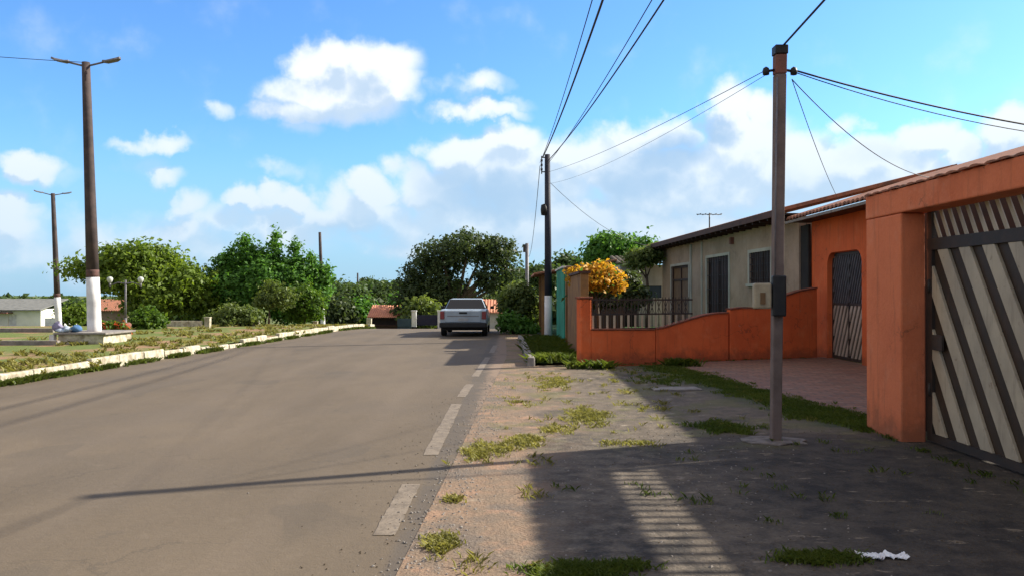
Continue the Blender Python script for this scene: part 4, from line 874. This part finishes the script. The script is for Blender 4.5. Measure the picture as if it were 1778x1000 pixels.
# trees one can tell apart in the wood beyond
for i, (px, py, rx_, ry_, d, lab, mm, sd) in enumerate((
    (600, 512, 38, 18, 100, 'pale green tree left in the wood at the end of the road', 'leaf_far', 31),
    (655, 508, 34, 20, 105, 'middle tree of the wood above the red-roofed kiosk', 'leaf_far', 32),
    (635, 496, 8, 8, 140, 'tiny round tree top on the skyline by the farthest pole', 'leaf_dark', 33),
    (945, 478, 26, 18, 95, 'tree on the skyline just left of the navy pole foot', 'leaf_far', 34),
    (985, 462, 26, 20, 100, 'tree on the skyline right of the navy power pole', 'leaf_far', 35),
    (585, 540, 28, 26, 82, 'dark low tree right of the armless pole', 'leaf_dark', 36),
    (625, 545, 26, 24, 84, 'dark low tree left of the red-roofed kiosk', 'leaf_mid', 37),
    (700, 530, 16, 16, 88, 'small tree between the kiosk and the huge dark tree', 'leaf_mid', 38),
    (735, 540, 18, 14, 74, 'pale leafy bush behind the white gate posts', 'leaf_olive', 39))):
    tree('distant_tree', lab, 'tree', px, d, H(0, d), [(px, py, rx_, ry_), (px - rx_ * .5, py + ry_ * .6, rx_ * .7, ry_ * .8), (px + rx_ * .5, py + ry_ * .7, rx_ * .7, ry_ * .8)], mm, 330, 11, .4, .3, sd, .2, 'trees of the wood beyond the road end')
def wood(name, px0, px1, top, d, seed, n, mm='leaf_far'):
    rs = np.random.RandomState(seed); cs = []; ns = []
    zb = H(0, d); 
    for i in range(n):
        px = rs.uniform(px0, px1); dd = d + rs.uniform(-4, 12); h = GZ(top + rs.uniform(-5, 12), dd) - zb; x = GX(px, dd); r = rs.uniform(1.8, 3.4)
        m_ = 260; dv = rs.normal(size=(m_, 3)); dv /= np.linalg.norm(dv, axis=1)[:, None]
        cs.append(np.array([x, dd, zb + h * .55]) + dv * np.array([r, r, h * .5]) * (.7 + .35 * rs.rand(m_))[:, None]); ns.append(dv + rs.normal(size=(m_, 3)) * .7)
    cc = np.concatenate(cs); nn = np.concatenate(ns)
    o = quads_mesh(name, cc, nn, .75 * (.5 + rs.rand(len(cc))), mm, None, rs=rs); o['kind'] = 'stuff'; o['label'] = 'far-off wood'; return o
wood('distant_wood', 560, 800, 497, 125, 51, 90); wood('distant_wood', 880, 1180, 476, 120, 52, 90); wood('distant_wood', -150, 420, 519, 150, 53, 150); wood('distant_wood', 640, 1200, 520, 105, 54, 90, 'leaf_dark')

# grass
def blades(name, label, spots, m, seed, h=.09, w=.012, more=1):
    """spots: (x, y, rx, ry, count, dz)"""
    rs = np.random.RandomState(seed); P = []
    for (x, y, rx_, ry_, n, dz) in spots:
        ncl = max(1, int(n * more) // 9); a = rs.rand(ncl) * 6.283; r = np.sqrt(rs.rand(ncl)) * (1 + .25 * rs.normal(size=ncl)) * (.75 + .5 * np.sin(a * 2 + x * 7) * np.sin(a * 3 + y * 5) + .25 * rs.rand(ncl))
        c = np.stack([x + np.cos(a) * r * rx_, y + np.sin(a) * r * ry_], 1)
        p = np.repeat(c, 9, 0) + rs.normal(size=(ncl * 9, 2)) * .03
        P.append(np.concatenate([p, np.array([[H(0, q[1]) + dz] for q in p])], 1))
    P = np.concatenate(P); n = len(P); hh = h * (.4 + .9 * rs.rand(n)); a = rs.rand(n) * 6.283; ln = rs.rand(n) ** .7 * 1.6
    dv = np.stack([np.cos(a), np.sin(a), np.zeros(n)], 1); sd = np.stack([-np.sin(a), np.cos(a), np.zeros(n)], 1) * (w * (.6 + .8 * rs.rand(n)))[:, None]
    v = np.empty((n, 5, 3)); up = np.array([0, 0, 1.])
    v[:, 0] = P - sd; v[:, 1] = P + sd; m1 = P + up * (hh * .6)[:, None] + dv * (hh * ln * .3)[:, None]
    v[:, 2] = m1 + sd * .7; v[:, 3] = P + up * hh[:, None] + dv * (hh * ln)[:, None]; v[:, 4] = m1 - sd * .7
    me = bpy.data.meshes.new(name); me.vertices.add(n * 5); me.vertices.foreach_set('co', v.reshape(-1).astype(np.float32))
    me.loops.add(n * 5); me.loops.foreach_set('vertex_index', np.arange(n * 5, dtype=np.int32)); me.polygons.add(n)
    me.polygons.foreach_set('loop_start', np.arange(0, n * 5, 5, dtype=np.int32)); me.polygons.foreach_set('loop_total', np.full(n, 5, dtype=np.int32))
    me.update(calc_edges=True); me.materials.append(M[m]); o = bpy.data.objects.new(name, me); C.objects.link(o); tag(o, label, 'grass', None, 'stuff'); return o
def gp(px, py, wpx, hpx, n):
    d = GD(py); d2 = GD(py + hpx / 2); d1 = GD(max(py - hpx / 2, HZ + 10)); return (GX(px, d), d, wpx / 2 / F * d, abs(d1 - d2) / 2, n, .004)
blades('grass', 'sunlit grass tufts growing in the cracks of the verge', [gp(830, 787, 40, 34, 500), (gp(915, 768, 56, 22, 600)), gp(1018, 722, 70, 34, 900), gp(965, 664, 60, 26, 700), gp(770, 945, 46, 30, 330), gp(870, 780, 50, 14, 220), gp(960, 745, 70, 20, 220), gp(900, 700, 60, 16, 90), gp(1100, 770, 120, 10, 160), gp(790, 868, 26, 8, 60)], 'grass_dry', 61, .034, .006, 2.2)
blades('grass', 'green grass strip in the shade beside the brick forecourt', [(3.2 + (17.6 - y) * .13, y, .42, .5, 1000, .004) for y in lin(9.6, 17.3, 11)] + [gp(1260, 745, 100, 22, 900), (gp(1420, 722, 150, 26, 1500)), gp(1150, 660, 100, 24, 500)], 'grass', 62, .04, .007, 2.0)
blades('grass', 'grass clumps in the driveway near the photographer', [gp(1000, 992, 150, 28, 1500), gp(1420, 972, 150, 20, 700), gp(1090, 985, 60, 16, 200)], 'grass', 63, .036, .0045, 2.2)
blades('grass', 'grass in the raised bed by the navy pole', [(.95, y, .5, .6, 800, .06) for y in lin(18.2, 26, 9)], 'grass', 64, .16, .015)
sp_ = []; rs_ = random.Random(7)
for i in range(150):
    y = rs_.uniform(12, 42); sp_.append((kx(y) - .2 - abs(rs_.gauss(0, 1)) * 3, y, .5, .5, 60, .13))
blades('grass', 'patchy grass of the plaza behind the kerb', sp_, 'grass_dry', 65, .10, .02)
blades('grass', 'weeds along the foot of the white kerb', [(kx(y) + .06, y, .10, .45, rs_.choice((40, 160, 320)), .0) for y in [rs_.uniform(13, 40) for _ in range(60)]] + [(kx(21.8), 21.8, .2, .7, 700, .0)], 'grass', 66, .10, .014)
for (px, py, w, sd, lab) in ((1040, 640, .5, 3, 'weed tuft at the foot of the low orange wall near its pillar'), (700 + 475, 636, .3, 4, 'small weed tuft below the rising part of the orange wall')):
    d = GD(py); blades('grass', lab, [(GX(px, d), d, w, .12, 300, .004)], 'grass', sd, .16, .016)

# ------------------------------------------------------------------ plaza furniture
pl = thing('planter', 'cream painted concrete planter bench round the nearest lamp post', 'planter', (-12.45, 23.3, .1)); 
b = MB(); b.box(-.55, .75, -.2, 0, -.05, .30); b.box(-.55, -.35, 0, 1.5, -.05, .30); b.box(.55, .75, 0, 1.5, -.05, .30); b.box(-.35, .55, 1.3, 1.5, -.05, .30); b.build('planter_wall', 'kerb', pl, .01)
b = MB(); b.box(-.65, .85, -.28, 1.58, .302, .36); b.build('seat_slab', 'slab', pl, .012)
b = MB(); b.box(-.75, -.62, -.3, -.15, -.05, .30); b.build('corner_post', 'white', pl)
def bundle(x, z, r, m, lab, seed, y=23.7):
    rng = random.Random(seed); b = MB(); n, k = 12, 7; vs_ = []
    ph = [rng.uniform(0, 6) for _ in range(4)]
    for i in range(k + 1):
        t = math.pi * i / k
        for j in range(n):
            a = 2 * math.pi * j / n; rr = r[0] * (1 + .30 * math.sin(2 * a + ph[0] + t) + .18 * math.sin(3 * a + ph[1] + 2 * t) + .08 * math.sin(7 * a + ph[3]))
            vs_.append((rr * math.sin(t) * math.cos(a), rr * .8 * math.sin(t) * math.sin(a), r[1] * (1 - math.cos(t)) / 2 * (1 + .30 * math.sin(a + ph[2]) + .12 * math.sin(4 * a + ph[0]))))
    b.add(vs_, [(i * n + j, i * n + (j + 1) % n, (i + 1) * n + (j + 1) % n, (i + 1) * n + j) for i in range(k) for j in range(n)], True)
    return tag(b.build('cloth_bundle', m, None, 0, (x, y, z)), lab, 'bundle', 'cloth bundles on the planter bench')
bundle(GX(117, 23.7), .46, (.20, .24), 'cloth_violet', 'violet grey cloth bundle at the left end of the cream planter', 1, 23.3)
bundle(GX(129, 23.7), .46, (.17, .15), 'cloth_pale', 'pale blue cloth bundle in the middle of the planter top', 2, 23.2)
bundle(GX(144, 23.7), .46, (.19, .17), 'cloth_blue', 'dark blue cloth bundle against the lamp post foot', 3, 23.3)
# twin globe lamp
tg = thing('globe_lamp', 'garden lamp with two white globes in front of the yellow-green tree', 'street lamp', (GX(218, 32), 32, .1))
b = MB(); b.tube([(0, 0, -.05), (0, 0, .5)], [.07, .05], 10); b.tube([(0, 0, .5), (0, 0, 2.0)], [.04, .035], 10); b.build('post', 'lampmetal', tg)
b = MB(); b.tube([(-.62, 0, 1.78), (-.3, 0, 1.9), (0, 0, 1.86), (.3, 0, 1.9), (.6, 0, 1.78)], .022, 8)
for sx in (-.62, .6): b.tube([(sx, 0, 1.7), (sx, 0, 1.9)], .04, 8)
b.build('crossarm', 'lampmetal', tg)
for sx in (-.62, .6):
    b = MB(); b.lathe([(.0, -.12), (.06, -.11), (.10, -.03), (.115, .05), (.07, .11), (0, .13)], (sx, 0, 2.0), 14); b.build('globe', 'globe', tg)
b = MB(); b.lathe([(.0, 0), (.22, 0), (.22, .28), (.16, .34), (0, .34)], (0, 0, -.02), 12); b.build('base', 'pole_red', tg)
# posts and low kerbs of the plaza
for (px, py0, py1, d, w, lab) in ((361, 556, 574, 34, .22, 'short cream post at the left end of the low olive bush'), (445, 560, 573, 37, .28, 'cream stub right of the low olive bush'), (548, 558, 567, 46, .25, 'small cream stub left of the armless pole foot'), (641, 556, 573, 60, .35, 'short white post left of the red-roofed kiosk')):
    b = MB(); zb = H(0, d); h = (py1 - py0) * d / F; b.box(-w / 2, w / 2, -w / 2, w / 2, -.1, h); b.box(-w / 2 - .02, w / 2 + .02, -w / 2 - .02, w / 2 + .02, h + .002, h + .04)
    tag(b.build('concrete_post', 'kerb', None, .01, (GX(px, d), d, zb + (.1 if d < 59 else 0))), lab, 'post', 'short concrete posts')
for (pxa, pxb, d, z, lab) in ((0, 100, 22.6, .16, 'grey garden edging on the grass left of the planter'), (-40, 92, 30, .18, 'far garden edging left of the planter'), (270, 350, 36, .28, 'low cream garden wall behind the round shrub')):
    b = MB(); b.box(GX(pxa, d), GX(pxb, d), d, d + .15, 0, H(0, d) + .1 + z); tag(b.build('garden_edging', 'kerb' if d > 35 else 'slab', None, .01), lab, 'edging')

# ------------------------------------------------------------------ far buildings
wb = thing('white_building', 'long low white building with grey roof at the left edge of the photo', 'building', (-62, 96, H(0, 96))); 
x1 = GX(71, 96) + 62; b = MB(); wall(b, (-20, 0), (x1, 0), -.2, 2.35, .2, ((20.0 - 2.5, 20.0 - .6, 0, 1.8), (22.0, 23.0, 0, 1.75))); b.box(x1 - .2, x1, .2, 8, -.2, 2.35); b.build('wall', 'bright_wall', wb)
b = MB(); b.box(-2.5, -.6, .1, .15, 0, 1.8); b.build('door', 'white', wb); b = MB(); b.box(2, 3, .1, .15, 0, 1.75); b.build('door', 'white', wb)
b = MB(); roof_slope(b, (-20.5, -.8), (x1 + .4, -.8), 2.3, (0, 6), 1.25, .12); b.build('roof', 'greyroof', wb)
b = MB(); b.box(-4, 2.6, -1.2, -.01, 1.85, 1.98); b.build('awning', 'pole_red', wb)
b = MB(); b.box(GX(78, 90), GX(112, 90), 90, 90.2, H(0, 90) - .2, GZ(552, 90)); tag(b.build('yard_wall', 'white'), 'low white yard wall right of the long white building', 'wall')
bh = thing('far_house', 'far house with a dark brown roof right of the nearest lamp post', 'house', (GX(195, 75), 75, H(0, 75)))
b = MB(); b.box(-2, 1.4, 0, 5, -.2, 1.7); b.build('wall', 'cream', bh); b = MB(); roof_slope(b, (-2.4, -.4), (1.8, -.4), 1.7, (0, 3), 1.0, .08, .05); b.build('roof', 'tiles', bh)
ks = thing('kiosk', 'small kiosk with an orange tile roof and dark red front at the road end', 'kiosk', (GX(668, 80), 80, H(0, 80)))
kk = 80 / F; b = MB(); wall(b, (-26 * kk, 0), (22 * kk, 0), -.2, 25 * kk, .15, ((.15, 45 * kk, .4, 22 * kk),)); b.box(-26 * kk, -26 * kk + .15, .15, 3, -.2, 25 * kk); b.box(22 * kk - .15, 22 * kk, .15, 3, -.2, 25 * kk); b.build('wall', 'brown', ks)
b = MB(); b.box(-25 * kk, 21 * kk, .3, .35, -.2, 25 * kk); b.build('shutter', 'wood_dark', ks)
b = MB(); roof_slope(b, (-28 * kk, -.9), (24 * kk, -.9), 21 * kk, (0, 3), 1.1, .08, .06); b.build('roof', 'tiles_pale', ks)
b = MB(); b.box(24 * kk, 40 * kk, .5, 3, -.2, 20 * kk); b.build('side_room', 'bluegrey', ks); b = MB(); roof_slope(b, (23 * kk, 0), (44 * kk, 0), 24 * kk, (0, 2), .5, .08, .05); b.build('side_roof', 'tiles_pale', ks)
for px, lab in ((719, 'white gate post left of the navy gate at the road end'), (764, 'white gate post right of the navy gate, beside the pickup')):
    d = 58; b = MB(); b.box(-.16, .16, -.16, .16, -.1, 1.25); b.box(-.2, .2, -.2, .2, 1.252, 1.32); tag(b.build('gate_post', 'white', None, .01, (GX(px, d), d, H(0, d))), lab, 'post', 'white gate posts')
b = MB(); b.box(GX(724, 58), GX(760, 58), 58, 58.06, H(0, 58) + .25, H(0, 58) + 1.0); tag(b.build('navy_gate', 'navy'), 'dark navy gate between two white posts at the road end', 'gate')
b = MB(); b.box(GX(690, 60), GX(715, 60), 60, 60.1, H(0, 60) - .1, H(0, 60) + .75); tag(b.build('low_wall', 'bluegrey'), 'low blue-grey wall between the kiosk and the white gate post', 'wall')
rh = thing('roadside_house', 'roadside house with a faded orange roof behind the pickup', 'house', (GX(862, 62), 62, -2.4))
b = MB(); b.box(-.9, 1.6, 0, 5, -.2, 2.5); b.build('wall', 'cream2', rh); b = MB(); roof_slope(b, (-1.2, -.4), (1.9, -.4), 2.5, (0, 2.5), .95, .08, .05); b.build('roof', 'tiles_pale', rh)

# ------------------------------------------------------------------ litter
rng = random.Random(2); b = MB(); d0 = GD(968); pts = []
nx, ny = 26, 10
for j in range(ny + 1):
    for i in range(nx + 1):
        ww = 1 - .45 * abs(math.sin(i * .37)); pts.append((GX(1532, d0) + (i / nx - .5) * .29 + rng.uniform(-.003, .003), d0 + (j / ny - .5) * .12 * ww + rng.uniform(-.003, .003) + .018 * math.sin(i * .5), .008 + abs(rng.gauss(0, .004)) + .020 * abs(math.sin(i * .55 + j * .8)) * ww))
b.add(pts, [(j * (nx + 1) + i, j * (nx + 1) + i + 1, (j + 1) * (nx + 1) + i + 1, (j + 1) * (nx + 1) + i) for j in range(ny) for i in range(nx)])
o = tag(b.build('paper_scrap', 'paper'), 'crumpled white paper lying on the shaded driveway', 'litter'); md = o.modifiers.new('s', 'SOLIDIFY'); md.thickness = .003
b = MB(); d0 = GD(676); b.box(GX(1172, d0) - .4, GX(1172, d0) + .4, d0 - .2, d0 + .2, .0, .03, .1); tag(b.build('stone_slab', 'slab', None, .01), 'flat pale slab in the shaded grass before the low wall', 'slab')

def pebbles(name, label, spots, m, seed):
    rs = random.Random(seed); b = MB()
    for (x, y, rx_, ry_, n, sz) in spots:
        for _ in range(n):
            px = x + rs.gauss(0, .5) * rx_; py = y + rs.gauss(0, .5) * ry_; q = sz * rs.uniform(.4, 1.4); a = rs.uniform(0, 6.28)
            ring = [(px + q * math.cos(a + k * 1.257) * rs.uniform(.7, 1.2), py + q * math.sin(a + k * 1.257) * rs.uniform(.7, 1.2), .003) for k in range(5)]
            o = len(b.v); b.v += ring + [((px + v[0]) / 2, (py + v[1]) / 2, .003 + q * rs.uniform(.4, .8)) for v in ring]
            for k in range(5): b.f.append((o + k, o + (k + 1) % 5, o + 5 + (k + 1) % 5, o + 5 + k)); b.smooth.append(False)
            b.f.append(tuple(o + 5 + k for k in range(5))); b.smooth.append(False)
    return tag(b.build(name, m), label, 'gravel', None, 'stuff')
pebbles('gravel', 'loose stones and crumbs along the broken edge of the asphalt', [(rx(y) + .12, y, .28, .5, 60, .010) for y in lin(4.3, 15, 26)] + [(1.2, y, 1.6, .8, 55, .009) for y in lin(4.6, 15, 16)], 'slab', 81)
pebbles('gravel', 'dark leaf crumbs and grit on the shaded driveway', [(x, y, .8, .6, 60, .008) for x in (1.6, 2.6, 3.5) for y in (5, 6, 7, 8, 9)] + [(-.95, y, .4, .6, 22, .006) for y in lin(4.5, 12, 10)], 'bark', 82)

rw = random.Random(31)
def scat(n, x0, x1, y0, y1, cnt): return [(rw.uniform(x0, x1), rw.uniform(y0, y1), rw.uniform(.05, .22), rw.uniform(.05, .25), rw.randint(*cnt), .004) for _ in range(n)]
blades('grass', 'thin scattered weeds and dry stems over the open verge', scat(40, -.1, 2.6, 8.4, 17, (9, 40)) + scat(16, -.4, .3, 4.4, 9, (9, 36)) + scat(30, 1.4, 4, 9, 17, (9, 60)), 'grass_dry', 91, .045, .004)
blades('grass', 'sparse green weeds in cracks of the shaded driveway', scat(22, .4, 4.0, 4.3, 8.6, (9, 30)) + [(4.12, y, .04, .3, 60, .004) for y in lin(4.6, 9.4, 8)] + [(wpt(p, 600).x, wpt(p, 600).y - .06, .3, .05, 50, .004) for p in range(1030, 1400, 30)], 'grass', 92, .04, .004)
